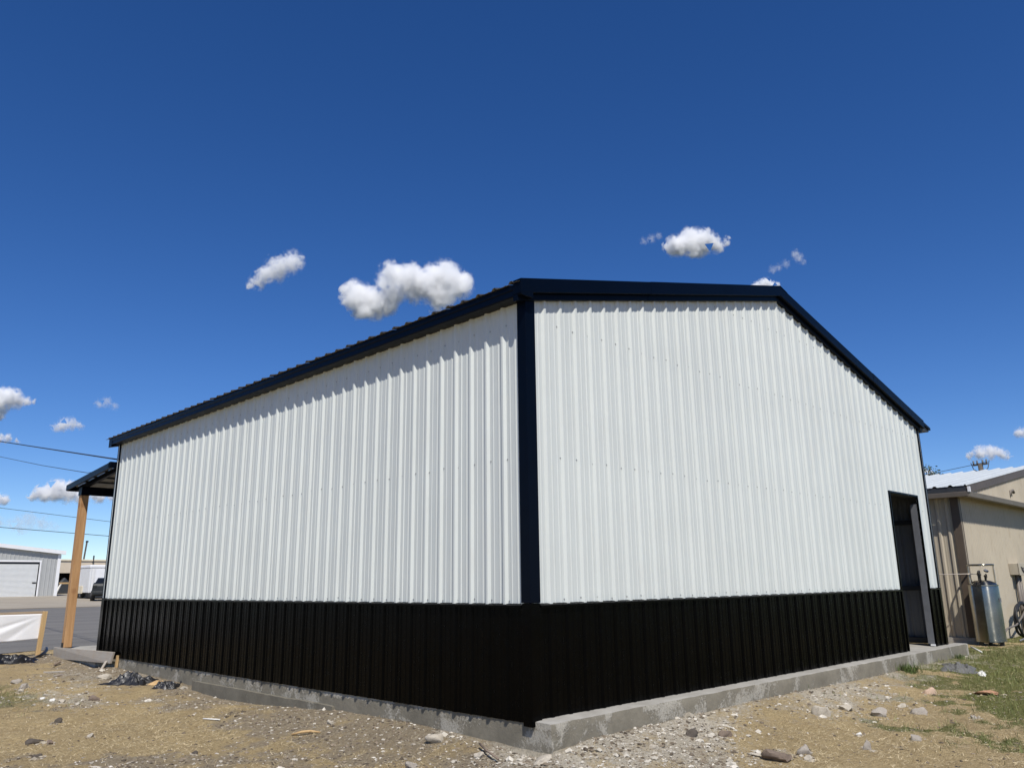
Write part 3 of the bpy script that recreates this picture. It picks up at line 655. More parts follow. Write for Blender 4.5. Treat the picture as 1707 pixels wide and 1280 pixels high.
# ------------------------------------------------------------------ utility pole, trees beyond the tan roof
up = empty('utility_pole', (38.47, 6.54, -.2), 'utility pole with cross arm and insulators rising behind the white metal roof', 'utility pole')
MB().tube([(38.47, 6.54, -.3), (38.47, 6.54, 6.45)], [.15, .11], 10).build('pole', Mt['pole'], up, smooth=True)
MB().bar((38.38, 6.2, 6.42), (38.56, 6.88, 6.42), .07, .08).build('cross_arm', Mt['pole'], up)
for k, t in enumerate((-.31, -.13, .13, .31)):
    MB().lathe([(.0, 0), (.03, 0), (.055, .06), (.03, .09), (.05, .14), (.0, .2)], (38.47 + t * .27, 6.54 + t, 6.46), 8).build('insulator', Mt['galv'], up, smooth=True)
for t in (-1, 1): MB().tube([(38.47, 6.54, 6.0), (38.47 + t * .1, 6.54 + t * .34, 6.2), (38.47 + t * .12, 6.54 + t * .44, 6.56)], .022, 6).build('bracket', Mt['galv'], up)
MB().lathe([(.0, 0), (.12, .02), (.13, .5), (.0, .55)], (38.32, 6.28, 5.5), 12).build('transformer', Mt['galv'], up, smooth=True)
def wire(name, pts, r, label, sag=0.0):
    P = []
    a, b = Vector(pts[0]), Vector(pts[-1])
    for k in range(25):
        t = k / 24; p = a.lerp(b, t); p.z -= sag * 4 * t * (1 - t); P.append(p)
    return tag(MB().tube(P, r, 6).build(name, Mt['cable'], None, smooth=True), label, 'cable')
wire('overhead_cable', [(.0, 10.66, 3.425), (2.5, 59.9, 11.65)], .013, 'thick black cable fixed to the far corner of the white building above the porch roof', .02)
tag(MB().tube([(.5, 10.67, 3.44), (.473, 12.2, 3.47), (.473, 14, 3.567), (.67, 18.5, 4.25), (1.1, 28, 5.78), (1.7, 42, 8.02), (2.5, 59.9, 10.9)], .007, 6).build('overhead_cable', Mt['cable'], None, smooth=True), 'thin black cable dropping behind the porch roof from higher up', 'cable')
wire('overhead_cable', [(-36.8, 60, 10.6), (28, 60, 4.9)], .016, 'faint dark cable crossing the sky behind the upper part of the porch post', .0)
wire('overhead_cable', [(-32.4, 45, 6.4), (22, 45, 3.42)], .016, 'dark cable crossing behind the porch post just above the light grey shed', .0)
up2 = empty('utility_pole', (2.5, 60, .3), 'tall utility pole on the far lot carrying the building cables', 'utility pole')
MB().tube([(2.5, 60, .2), (2.5, 60, 12.2)], [.17, .12], 10).build('pole', Mt['pole'], up2, smooth=True)
MB().bar((1.5, 59.9, 11.55), (3.5, 59.9, 11.55), .09, .11).build('cross_arm', Mt['pole'], up2)
wire('overhead_cable', [(38.38, 6.25, 6.5), (40.0, 19.5, 6.0)], .012, 'hair-thin cable running from the utility pole towards the white building', .25)
Mt['leaf'] = None
def m_leaf():
    t = NT('tree leaf'); oi = t.n('ObjectInfo'); f = t.noise(t.geo(), 2.2, 3)
    t.set(Base_Color=t.ramp(f, [(.3, (.035, .055, .02)), (.7, (.085, .11, .04))]), Roughness=.6); return t.m
Mt['leaf'] = m_leaf()
def tree(x, y, h, r, label, seed, n=900):
    rg = np.random.default_rng(seed); root = empty('tree', (x, y, .0), label, 'tree', 'trees beyond the tan roof')
    mb = MB().tube([(x, y, -.2), (x + .1, y, h * .35), (x - .05, y + .1, h * .7), (x, y, h * .93)], [.14, .11, .06, .015], 8)
    cl = []
    for k in range(13):
        a = rg.uniform(0, 6.28); z = h * rg.uniform(.45, .97); q = r * rg.uniform(.3, 1) * (1.15 - z / h) * 2.0
        tip = (x + q * math.cos(a), y + q * math.sin(a), z); mb.tube([(x, y, z - h * .16), ((x + tip[0]) / 2, (y + tip[1]) / 2, z - h * .05), tip], [.04, .025, .008], 5); cl.append(tip)
    mb.build('trunk', Mt['pole'], root, smooth=True)
    V = []; F = []
    for k in range(n):
        c = cl[k % len(cl)]; p = np.array(c) + rg.normal(0, .24, 3); a = rg.normal(0, 1, 3); a /= np.linalg.norm(a); b = np.cross(a, rg.normal(0, 1, 3)); b /= np.linalg.norm(b)
        s_ = rg.uniform(.06, .13); i = len(V); V += [p - a * s_, p + b * s_ * .45, p + a * s_, p - b * s_ * .45]; F.append((i, i + 1, i + 2, i + 3))
    o = np_mesh('crown', np.array(V) - np.array([x, y, 0]), F, [Mt['leaf']], root, smooth=False)
tree(47.64, 10.86, 7.75, .6, 'thin small tree, its sparse leafy top alone against the blue sky', 3, 620)
tree(52.6, 13.2, 8.35, 1.2, 'low dark bushy treetop next to the black corner of the white building', 5, 1100)
tree(51.0, 14.0, 8.4, .6, 'spindly treetop half hidden by the black corner of the white building', 9, 500)
# ------------------------------------------------------------------ form board, banner, plastic beside the porch
fb = empty('form_board', (-.09, 11.2, -.1), 'grey cement-stained form board along the porch slab edge, propped on short stakes', 'board')
MB().extrude([(-.10, 9.60, .075), (-.065, 12.98, .0), (-.055, 12.98, -.21), (-.125, 9.64, -.105)], (.036, 0, 0)).build('plank', Mt['form_wood'], fb, bevel=.004)
MB().bar((-.02, 9.60, .02), (-.03, 9.60, -.24), .045, .035).build('stake', Mt['stake_wood'], fb)
MB().bar((-.13, 9.78, -.08), (-.34, 9.42, -.22), .035, .03).build('brace', Mt['form_wood'], fb)
by = 13.75
bn = empty('banner_sign', (-.9, by, -.2), 'blank white banner stretched on a wooden frame beside the road', 'banner')
bp = MB().bar((-.145, by - .03, -.36), (-.095, by - .03, .665), .085, .06, (0, 1, 0)).build('post', Mt['stake_wood'], bn, bevel=.004)
MB().bar((-2.62, by - .03, -.36), (-2.60, by - .03, .665), .085, .06, (0, 1, 0)).build('post', Mt['stake_wood'], bn, bevel=.004)
MB().bar((-2.66, by + .03, .620), (-.10, by + .03, .640), .05, .055).build('rail', Mt['rail_wood'], bn, bevel=.003)
V = []; nx, nz = 70, 22
for i in range(nx):
    for k in range(nz):
        u = i / (nx - 1); v = k / (nz - 1); x = -2.6 + 2.46 * u; z = .10 + (.615 - .10) * v + .03 * u * (1 - v) - .03 * (1 - v) * math.sin(u * 3.1)
        d = (1 - u); qa = math.atan2(1.0 - v, (1.04 - u) * 4.8); wr = .012 * math.exp(-((qa - .30) / .05) ** 2) * min(1, (1 - u) * 5) - .010 * math.exp(-((qa - .42) / .06) ** 2) * min(1, (1 - u) * 4) + .010 * math.exp(-((qa - .62) / .07) ** 2) * min(1, (1 - u) * 6) + .003 * math.sin(7 * u + 3 * v)
        V.append((x, by - .012 + wr, z))
cl_ = np_mesh('sheet', np.array(V) - np.array(bn.location), grid_faces(nx, nz), [Mt['cloth']], bn)
so = cl_.modifiers.new('thickness', 'SOLIDIFY'); so.thickness = .003
# ------------------------------------------------------------------ grey shed across the road
SY = 70.0; sx0, sx1, sz0 = -9.0, 15.5, .46
gs = empty('grey_shed', (3, SY, sz0), 'light grey ribbed metal shed with white trim and a white roller door, across the road', 'building')
def zs(x): return 4.14 + .106 * ((x if x > 3.25 else 6.5 - x) * -1 + 15.5)
ks = dict(pitch=.30, rh=.03, rw=.05, rt=.02, mh=.003, minors=())
D0, D1, DZ1 = 9.4, 14.0, 3.22
run('wall_panel', sx1 - sx0, .1, lambda u, h, z: (sx0 + u, SY - h, z), cz(sz0), lambda u: zs(sx0 + u) - .02, Mt['grey_wall'], gs, (0, -1, 0), pw=1.2, cut=(D0 - sx0, D1 - sx0, DZ1), **ks)
MB().box(sx1 - .02, sx1, SY + .01, SY + 16, sz0, 4.05).build('side_wall', Mt['grey_wall'], gs)
MB().box(sx0, sx0 + .02, SY + .01, SY + 16, sz0, 4.05).build('side_wall', Mt['grey_wall'], gs)
MB().box(sx0 + .03, sx1 - .03, SY + 15.9, SY + 16, sz0, 4.05).build('back_wall', Mt['grey_wall'], gs)
MB().box(sx1 - .22, sx1 + .03, SY - .06, SY - .035, sz0, zs(sx1) - .3).build('corner_trim', Mt['white_paint'], gs)
for a, b in ((3.25, sx1 + .3), (sx0 - .3, 3.25)):
    MB().extrude([(a, SY - .3, zs(a) + .02), (b, SY - .3, zs(b) + .02), (b, SY - .3, zs(b) - .27), (a, SY - .3, zs(a) - .27)], (0, .28, 0)).build('rake_trim', Mt['white_paint'], gs)
    MB().extrude([(a, SY - .02, zs(a) + .05), (b, SY - .02, zs(b) + .05), (b, SY - .02, zs(b) - .0), (a, SY - .02, zs(a) - .0)], (0, 16.4, 0)).build('roof', Mt['roof_white'], gs)
rd = MB()
for k in range(27):
    z = sz0 + .01 + k * .095
    rd.extrude([(D0 + .05, SY + .06, z), (D0 + .05, SY + .02, z + .015), (D0 + .05, SY + .02, z + .075), (D0 + .05, SY + .06, z + .094)], (D1 - D0 - .12, 0, 0))
rdo = tag(rd.build('roller_door', Mt['door_white'], gs), 'white slatted roller door')
MB().box(D1 - .38, D1 - .1, SY - .0, SY + .018, sz0 + 1.05, sz0 + 1.15).build('latch', Mt['dark'], rdo)
MB().box(D0 + .02, D1 - .02, SY + .10, SY + .3, sz0 + 2.58, DZ1).build('door_hood', Mt['dark_steel'], gs)
MB().box(D1, D1 + .12, SY - .055, SY - .034, sz0, DZ1 + .14).build('door_trim', Mt['white_paint'], gs)
MB().box(D0, D1 - .001, SY - .055, SY - .034, DZ1, DZ1 + .14).build('door_trim', Mt['white_paint'], gs)
# ------------------------------------------------------------------ cream open shed behind, boom, sawhorse
cs = empty('cream_shed', (20, 80, .6), 'long low cream shed with a dark open bay behind the light grey shed', 'building')
MB().box(16.0, 23.5, 80, 80.2, 2.5, 3.62).build('front_wall', Mt['cream'], cs)
MB().box(20.3, 23.5, 80, 80.2, .5, 2.5).build('front_wall', Mt['cream'], cs)
MB().box(15.9, 23.6, 79.9, 86, 3.62, 3.78).build('roof', Mt['trailer_cream'], cs, bevel=.02)
MB().box(16.0, 16.2, 80.2, 86, .5, 3.6).build('side_wall', Mt['cream'], cs); MB().box(23.3, 23.5, 80.2, 86, .5, 3.6).build('side_wall', Mt['cream'], cs)
MB().box(16.2, 23.3, 85.8, 86, .5, 3.6).build('back_wall', Mt['dark_steel'], cs)
MB().tube([(21.15, 79.95, 3.4), (21.15, 79.95, 4.15)], .07, 8).build('flue', Mt['dark_steel'], cs)
bm_ = empty('leaning_boom', (26.1, 100, .8), 'dark slanted boom mast rising behind the cream shed', 'mast')
MB().bar((26.0, 100, .6), (26.38, 100, 6.45), .15, .15, (0, 1, 0)).build('mast', Mt['pole'], bm_); MB().box(26.27, 26.52, 99.9, 100.1, 6.4, 6.6).build('head', Mt['dark_steel'], bm_)
sh = empty('sawhorse', (18.35, 77.5, .6), 'pale wooden sawhorse standing in front of the open shed bay', 'sawhorse')
MB().bar((17.7, 77.5, 1.55), (19.2, 77.5, 1.55), .12, .14).build('beam', Mt['stake_wood'], sh)
for x, d in ((17.85, -.45), (19.05, .45)):
    for s_ in (-1, 1): MB().bar((x, 77.5, 1.5), (x + d, 77.5 + s_ * .35, .57), .11, .09).build('leg', Mt['pvc'], sh)
tag(MB().lathe([(.0, 0), (.28, 0), (.33, .5), (.34, .52), (.29, .52), (.0, .5)], (18.7, 77.1, 1.0), 20).build('yellow_tub', Mt['yellow'], None, smooth=True, auto=40), 'yellow round tub hanging on the pale sawhorse', 'tub')
tag(MB().extrude([(17.9, 79.2, .6), (19.3, 79.2, .6), (19.2, 79.2, 1.5), (18.6, 79.2, 2.1), (18.1, 79.2, 1.5)], (0, .5, 0)).build('scrap_pile', Mt['dark_steel'], None, bevel=.1), 'dark heap of scrap in the open bay behind the sawhorse', 'scrap')
# ------------------------------------------------------------------ box trailer
tx, ty, tz = 14.24, 58.0, .35
tr = empty('box_trailer', (tx + 1.1, ty + 2.2, tz), 'white enclosed box trailer with dark lettering parked behind the dark pickup', 'trailer')
MB().box(tx, tx + 2.3, ty, ty + 4.6, tz + .42, tz + 2.12).build('body', Mt['trailer_grey'], tr, bevel=.03)
MB().box(tx - .03, tx + 2.33, ty - .03, ty + 4.63, tz + 2.13, tz + 2.36).build('roof', Mt['white_paint'], tr, bevel=.06)
MB().box(tx + .36, tx + 2.28, ty - .024, ty - .002, tz + 1.12, tz + 2.10).build('rear_door', Mt['white_paint'], tr)
MB().box(tx + .36, tx + 2.28, ty - .022, ty - .002, tz + .43, tz + 1.09).build('lower_panel', Mt['trailer_cream'], tr)
for x in (tx + .0, tx + .22): MB().box(x, x + .10, ty - .032, ty - .003, tz + .42, tz + 2.1).build('corner_post', Mt['trailer_grey'], tr)
MB().box(tx - .05, tx - .004, ty + 1.2, ty + 3.4, tz + .36, tz + .9).build('mudguard', Mt['trailer_cream'], tr, bevel=.03)
for y in (ty + 1.8, ty + 2.7):
    for x in (tx + .02, tx + 2.08):
        w_ = MB().tube([(x, y, tz + .32), (x + .2, y, tz + .32)], .33, 20).build('wheel', Mt['rubber'], tr); MB().tube([(x - .012, y, tz + .32), (x + .02, y, tz + .32)], .18, 16).build('rim', Mt['galv'], w_)
MB().box(tx + 1.35, tx + 1.9, ty + .5, ty + 1.1, tz + 2.36, tz + 2.52).build('roof_vent', Mt['dark'], tr, bevel=.03)
MB().box(tx + .24, tx + 2.06, ty + .05, ty + 4.5, tz + .10, tz + .41).build('chassis_shade_box', Mt['dark_steel'], tr)  # dark box added below the body, standing in for the shadow under the trailer
def lettering(body, size, loc, rot, parent, name='lettering'):
    c = bpy.data.curves.new(name, 'FONT'); c.body = body; c.size = size; c.extrude = .004; c.align_x = 'CENTER'; o = bpy.data.objects.new(name, c); col.objects.link(o)
    dg = bpy.context.evaluated_depsgraph_get(); me = bpy.data.meshes.new_from_object(o.evaluated_get(dg)); bpy.data.objects.remove(o); bpy.data.curves.remove(c)
    me.name = name; me.materials.clear(); me.materials.append(Mt['text']); m = link_mesh(name, me, parent); m.location = Vector(loc) - wloc(parent); m.rotation_euler = rot; return m
lettering('2', .62, (tx - .006, ty + 2.6, tz + 1.52), (R(90), 0, R(-90)), tr); lettering('M', .42, (tx - .006, ty + 2.5, tz + 1.10), (R(90), 0, R(-90)), tr)
lettering('27', .30, (tx + 1.35, ty - .028, tz + 1.78), (R(90), 0, 0), tr); lettering('2', .22, (tx + 1.3, ty - .028, tz + 1.55), (R(90), 0, 0), tr)
MB().box(tx + 1.1, tx + 1.8, ty - .03, ty - .025, tz + 1.42, tz + 1.45).build('lettering', Mt['text'], tr)
# ------------------------------------------------------------------ dark car, tail-on
px_, py_ = 12.56, 52.0; pz_ = float(ground_smooth(px_, py_)) + .012
pk = empty('parked_car', (px_, py_, pz_), 'dark grey car parked tail-on before the white trailer, half hidden by the white building', 'car')
PT = Matrix.Translation((px_, py_, pz_)) @ Matrix.Rotation(R(72), 4, 'Z') @ Matrix.Translation((0, -.92, 0))
def pb(mb, name, m, parent=pk, **kw):
    mb.v = [tuple(PT @ Vector(p)) for p in mb.v]; return mb.build(name, m, parent, **kw)
def loft(pts, half):   # side outline with a half width at each point
    n = len(pts); vs_ = [(x, -w, z) for (x, z), w in zip(pts, half)] + [(x, w, z) for (x, z), w in zip(pts, half)]
    return MB().add(vs_, [tuple(range(n)), tuple(range(n, 2 * n))[::-1]] + [(i, n + i, n + (i + 1) % n, (i + 1) % n) for i in range(n)])
body = [(.10, .34), (-.02, .55), (.0, .95), (.10, 1.12), (.55, 1.16), (2.9, 1.06), (3.9, .92), (4.28, .72), (4.30, .34), (3.90, .30), (3.82, .56), (3.5, .68), (3.18, .56), (3.1, .30), (1.22, .30), (1.14, .56), (.82, .68), (.50, .56), (.42, .32)]
pb(loft(body, [.80, .84, .86, .80, .80, .80, .80, .78, .80] + [.87] * 10), 'body', Mt['truck'], bevel=.04)
cabin = [(.12, 1.10), (.50, 1.40), (.9, 1.46), (1.9, 1.46), (2.75, 1.06)]
pb(loft(cabin, [.74, .60, .58, .58, .72]), 'cabin', Mt['glass'], bevel=.03)
pb(loft([(.50, 1.415), (.9, 1.475), (1.9, 1.475), (1.95, 1.46), (.9, 1.455), (.52, 1.40)], [.60, .58, .58, .57, .57, .59]), 'roof', Mt['truck'], bevel=.01)
pb(MB().box(-.08, .02, -.82, .82, .40, .62), 'bumper', Mt['truck'], bevel=.04)
for s_ in (-1, 1): pb(MB().box(-.025, .06, s_ * .70 - .12, s_ * .70 + .12, .84, .98), 'tail_light', Mt['glass'], bevel=.015)
for x in (.82, 3.5):
    for s_ in (-1, 1):
        w_ = pb(MB().tube([(x, s_ * .66, .33), (x, s_ * .69, .33), (x, s_ * .88, .33), (x, s_ * .91, .33)], [.30, .33, .33, .30], 24), 'wheel', Mt['rubber'], smooth=True, auto=40)
        pb(MB().tube([(x, s_ * .89, .33), (x, s_ * .918, .33)], .21, 18), 'rim', Mt['galv'], w_)
# ------------------------------------------------------------------ stones, clods and litter on the yard
def rock_mesh(seed, flat=1.0, ang=.5, sub=3):
    bm = bmesh.new(); bmesh.ops.create_icosphere(bm, subdivisions=sub, radius=.5); o = Vector((seed * 7.3, seed * 3.1, 0))
    rg = random.Random(seed); cuts = [(Vector((rg.gauss(0, 1), rg.gauss(0, 1), rg.gauss(0, 1))).normalized(), rg.uniform(.22, .40)) for _ in range(9)]
    for v in bm.verts:
        p = v.co.copy()
        for n_, d in cuts:
            e = p.dot(n_) - d
            if e > 0: p -= n_ * e * ang * 1.7 if ang > .4 else n_ * e * ang
        p += p.normalized() * (.10 * mn.noise(p * 3.2 + o) + .05 * mn.noise(p * 8 + o) + .03 * mn.noise(p * 19 + o))
        v.co = p
    me = bpy.data.meshes.new('rock'); bm.to_mesh(me); bm.free()
    me.polygons.foreach_set('use_smooth', [True] * len(me.polygons)); me.set_sharp_from_angle(angle=R(38)); return me
STONES = [
 ('stone', 'stone_pale', 3.59, -0.78, .175, .13, 'angular pale stone standing tallest below the middle of the concrete ledge'),
 ('stone', 'stone_grey', 4.23, -1.13, .20, .095, 'knobbly grey stone lying in thin grass, wider than it is tall'),
 ('stone', 'stone_grey', 4.75, -1.36, .17, .08, 'long low grey stone at the edge of the greener grass'),
 ('stone', 'stone_grey', 2.65, -1.63, .085, .10, 'small upright lilac-grey stone tilted on its end in straw'),
 ('stone', 'stone_grey', 3.37, -1.81, .145, .07, 'smooth rounded grey stone alone in dry straw'),
 ('stone', 'stone_grey', 2.04, -1.34, .13, .085, 'squarish pale grey lump beside a dark flat clod'),
 ('stone', 'stone_pale', 1.91, -1.43, .075, .05, 'small pale lump touching the squarish grey one'),
 ('dirt_clod', 'stone_brown', 1.73, -1.25, .24, .12, 'largest grey-brown clod with a deep dark underside at the rubble edge'),
 ('dirt_clod', 'stone_dark', 1.53, -0.52, .115, .08, 'dark clod sitting on the pale rubble under the concrete ledge'),
 ('dirt_clod', 'stone_brown', 1.84, -0.68, .125, .065, 'purplish brown clod at the border of rubble and dry grass'),
 ('stone', 'stone_pale', 4.15, -0.81, .165, .07, 'flat pale stone just right of the tall angular one'),
 ('stone', 'stone_pink', 6.09, -1.03, .17, .09, 'rounded pinkish stone in green grass'),
 ('stone', 'stone_red', 6.51, -1.55, .31, .06, 'flat rust-red slab half sunk in the grass'),
 ('stone', 'stone_grey', 4.88, -1.87, .075, .05, 'tiny grey stone near the straw patch, farthest out in the yard'),
 ('stone', 'stone_white', 3.15, -1.36, .07, .035, 'whitish chip in front of the knobbly grey stone'),
 ('stone', 'stone_pale', 4.95, -1.11, .115, .05, 'flat yellowish pale stone in sparse green grass'),
 ('stone', 'stone_pale', 1.69, -1.06, .11, .035, 'thin pale flake beside the largest clod'),
 ('dirt_clod', 'stone_dark', -2.05, 5.36, .09, .07, 'round dark clod alone on the dry grass'),
 ('dirt_clod', 'stone_dark', -2.50, 4.47, .155, .06, 'long dark greenish clod, biggest on the dry grass'),
 ('dirt_clod', 'stone_brown', -2.42, 4.26, .08, .04, 'small brownish clod next to the long dark one'),
 ('dirt_clod', 'stone_dark', -2.66, 3.74, .085, .033, 'flat dark clod nearest the bottom corner of the yard'),
 ('stone', 'stone_grey', -1.62, 8.97, .14, .08, 'pale rounded stone, uppermost of the small rubble group near the banner'),
 ('stone', 'stone_grey', -1.67, 8.33, .135, .095, 'grey rounded stone, biggest of the small rubble group near the banner'),
 ('stone', 'stone_pale', -1.77, 8.06, .085, .05, 'whitish stone, lowest of the small rubble group near the banner'),
 ('stone', 'stone_pale', -2.05, 4.25, .07, .045, 'lone pale chip on dry grass between dark clods'),
 ('stone', 'stone_pale', -0.40, 2.43, .068, .055, 'pale pebble-like stone on bare dirt by the long wall'),
 ('dirt_clod', 'stone_dark', -1.67, 2.66, .062, .045, 'small dark clod near the bottom edge below the long wall'),
 ('dirt_clod', 'stone_brown', -1.23, 6.78, .14, .07, 'crumbly brown clod on the bare dirt slope'),
 ('stone', 'stone_pale', -1.58, 6.91, .095, .045, 'pale stone in the row of chips below the rubble slope'),
 ('stone', 'stone_white', -1.65, 7.06, .075, .035, 'creamy flat chip in the row below the rubble slope'),
 ('stone', 'stone_pale', -0.57, 8.48, .18, .085, 'slanting pale slab of rubble below the propped form board'),
 ('stone', 'stone_white', -1.70, 7.30, .09, .03, 'long white chip lying in thin grass'),
 ('stone', 'stone_pale', -0.22, 0.98, .19, .085, 'broken pale concrete chunk beside the slab near the corner'),
 ('stone', 'stone_pale', -0.24, 0.38, .105, .05, 'small pale chunk under the thin dark stick near the corner'),
 ('stone', 'stone_grey', -0.67, 0.74, .105, .075, 'grey cobble at the bottom edge left of the building corner'),
 ('stone', 'stone_pale', -0.06, -0.17, .20, .05, 'mound of spilled concrete at the foot of the building corner'),
 ('stone', 'stone_pale', 0.91, -0.55, .08, .045, 'small rubble stone just right of the building corner'),
]
meshes = [rock_mesh(s, ang=.62 if s % 3 else .45) for s in range(1, 10)]
CRUMB = []
for k, (nm, mt, x, y, w, h, lab) in enumerate(STONES):
    me = meshes[k % len(meshes)].copy(); me.materials.clear(); me.materials.append(Mt[mt])
    o = link_mesh(nm, me); rg = random.Random(k + 40); hz = max(h * 1.25, .03)
    o.scale = (w * 1.12, w * rg.uniform(.75, 1.05), hz * 1.15); o.rotation_euler = (rg.uniform(-.15, .15), rg.uniform(-.2, .2), rg.uniform(-.5, .5) - .75)
    o.location = (x, y, float(ground_z(x, y)) + hz * .12)
    CRUMB.append((x, y, w))
    tag(o, lab, 'clod' if nm == 'dirt_clod' else 'stone', 'clods on the yard' if nm == 'dirt_clod' else 'loose stones on the yard')
def crumple(name, x, y, w, d, h, mt, label, cat, seed, rot=0, th=.004):
    n_ = 34; V = []; o = Vector((seed * 5.1, seed * 2.3, 0))
    c_, s_ = math.cos(rot), math.sin(rot)
    for i in range(n_):
        for j in range(n_):
            u = i / (n_ - 1) - .5; v = j / (n_ - 1) - .5
            e = 1 + .35 * mn.noise(Vector((u * 3, v * 3, seed))) ; uu, vv = u * w * e, v * d * e
            r = max(0, 1 - (abs(u) * 2) ** 3) * max(0, 1 - (abs(v) * 2) ** 3)
            z = h * r * (.45 + .9 * abs(mn.noise(Vector((u * 3.2, v * 3.2, 0)) + o)) + .55 * mn.noise(Vector((u * 7, v * 7, 1)) + o) + .25 * mn.noise(Vector((u * 17, v * 17, 2)) + o))
            X = x + c_ * uu - s_ * vv; Y = y + s_ * uu + c_ * vv
            V.append((X, Y, float(ground_z(X, Y)) + .006 + max(z, -.004)))
    m = np_mesh(name, V, grid_faces(n_, n_), [Mt[mt]], None, smooth=False)
    s = m.modifiers.new('thickness', 'SOLIDIFY'); s.thickness = th
    return tag(m, label, cat)
crumple('plastic_sheet', -.42, 7.75, .62, .46, .125, 'dark', 'big crumpled heap of dark plastic sheeting against the slab', 'plastic sheet', 2, -.9)
crumple('plastic_sheet', -.2, 7.05, .34, .26, .085, 'dark', 'smaller scrap of dark plastic sheeting right of the big heap', 'plastic sheet', 5, -.6)
crumple('roofing_felt', 8.35, -.70, .75, .42, .09, 'felt', 'torn grey sheet of roofing felt lying between slab end and green grass', 'felt', 8, .3, .008)
crumple('black_tarp', -1.02, 12.35, 1.0, .5, .17, 'dark', 'black plastic heap on the ground below the white banner', 'tarp', 11, .1)
def gtube(name, pts, r, m, label, cat, n=7):
    return tag(MB().tube([(x, y, float(ground_z(x, y)) + h) for x, y, h in pts], r, n).build(name, Mt[m], None, smooth=True), label, cat)
gtube('rubber_strip', [(-.45, 12.75, .02), (-.32, 12.85, .035), (-.22, 13.0, .06), (-.13, 13.2, .10), (-.08, 13.4, .14)], [.012, .03, .035, .035, .03], 'dark', 'curved black rubber strip between the banner post and the form board', 'strip')
gtube('pvc_pipe', [(11.15, -.22, .01), (11.75, .12, .07)], .016, 'pvc', 'short white plastic pipe leaning by the slab end near the gas cylinder', 'pipe')
gtube('bent_stick', [(-.80, 2.48, .012), (-.73, 2.41, .03), (-.68, 2.34, .03), (-.61, 2.27, .012)], [.008, .013, .012, .006], 'stake_wood', 'bent yellow wood stick on bare dirt below the long wall', 'stick')
gtube('wood_sliver', [(-.98, 4.06, .012), (-.86, 3.90, .02)], .007, 'pvc', 'thin white sliver on bare dirt below the long wall', 'sliver')
gtube('dark_stick', [(-.14, .50, .05), (-.2, .34, .045), (-.25, .15, .03)], .009, 'stone_brown', 'thin dark broken lath leaning on the slab foot near the corner', 'stick')
for k, (x, y, l, a, lab) in enumerate(((-.43, 11.34, .16, .7, 'short dark wood offcut standing up below the form board'), (-.78, 10.2, .34, -.7, 'long thin dark lath lying flat on the rubble slope'), (-1.0, 9.2, .14, .3, 'stubby dark wood offcut on the slope below the lath'))):
    z = float(ground_z(x, y)); tag(MB().bar((x - l / 2 * math.cos(a), y - l / 2 * math.sin(a), z + .012), (x + l / 2 * math.cos(a), y + l / 2 * math.sin(a), z + (.05 if k == 0 else .02)), .035, .022).build('wood_offcut', Mt['form_wood'] if k else Mt['stone_brown'], None, bevel=.003), lab, 'offcut')
crumple('paper_scrap', 8.09, -1.07, .16, .09, .05, 'pvc', 'crumpled white paper scrap in the green grass', 'paper', 21, .4, .003)
crumple('straw_pad', -.22, 7.35, .22, .16, .05, 'stake_wood', 'flattened yellow cardboard scrap between the plastic sheets and the slab', 'cardboard', 25, -.8)
# ------------------------------------------------------------------ straw, grass, gravel (uncountable)
def polar(n, r0, r1, rg, a0=-2, a1=92, pw=1.0):
    r = r0 * (r1 / r0) ** rg.uniform(0, 1, n) if pw == 1 else np.sqrt(rg.uniform(r0 ** 2, r1 ** 2, n)); a = np.radians(rg.uniform(a0, a1, n))
    x = CAM.x + r * np.cos(a); y = CAM.y + r * np.sin(a)
    ok = (slab_dist(x, y) > .015) & (y < 15.0) & ~((x > 13.2) & (y > .4)); return x[ok], y[ok], r[ok]
def blades(name, x, y, length, width, tilt, c0, c1, rg, curl=.4):
    n = len(x); z = ground_z(x, y); a = rg.uniform(0, 2 * np.pi, n); L_ = rg.uniform(*length, n); w = rg.uniform(*width, n); t = rg.uniform(*tilt, n)
    d = np.stack([np.cos(a) * np.cos(t), np.sin(a) * np.cos(t), np.sin(t)], -1); s = np.stack([-np.sin(a), np.cos(a), rg.uniform(-.3, .3, n)], -1)
    p = np.stack([x, y, z + .001], -1); mid = p + d * (L_ * .55)[:, None]; tip = p + d * L_[:, None]; tip[:, 2] -= L_ * curl * .35 * np.sin(t) ; tip[:, 2] = np.maximum(tip[:, 2], ground_smooth(tip[:, 0], tip[:, 1]) - .03)
    hw = (s * w[:, None]) * .5
    V = np.stack([p - hw, p + hw, mid + hw * .8, mid - hw * .8, tip], 1).reshape(-1, 3)
    b = np.arange(n)[:, None] * 5; F = np.concatenate([b + [0, 1, 2], b + [0, 2, 3], b + [3, 2, 4]], 0)
    f = rg.uniform(0, 1, n)[:, None] ** 1.2; c = np.array(c0) * (1 - f) + np.array(c1) * f; c = np.concatenate([c, np.ones((n, 1))], 1)
    return tag(np_mesh(name, V, F, [Mt['tint']], None, {'tint': np.repeat(c, 5, 0)}, smooth=False), kind='stuff')
rg = np.random.default_rng(11)
x, y, r_ = polar(330000, 4.6, 21, rg); zz = zones(x, y); pd = np.clip(1 - .86 * zz[:, 0], .08, 1) * np.clip(1 - 1.0 * zz[:, 2], .05, 1) * np.clip(.25 + 1.2 * vnoise(x * 2.3, y * 2.3, 61), 0, 1); k = rg.uniform(0, 1, len(x)) < pd
blades('dry_grass', x[k], y[k], (.02, .075), (.0018, .0038), (.02, .42), (.32, .245, .13), (.76, .64, .41), rg)
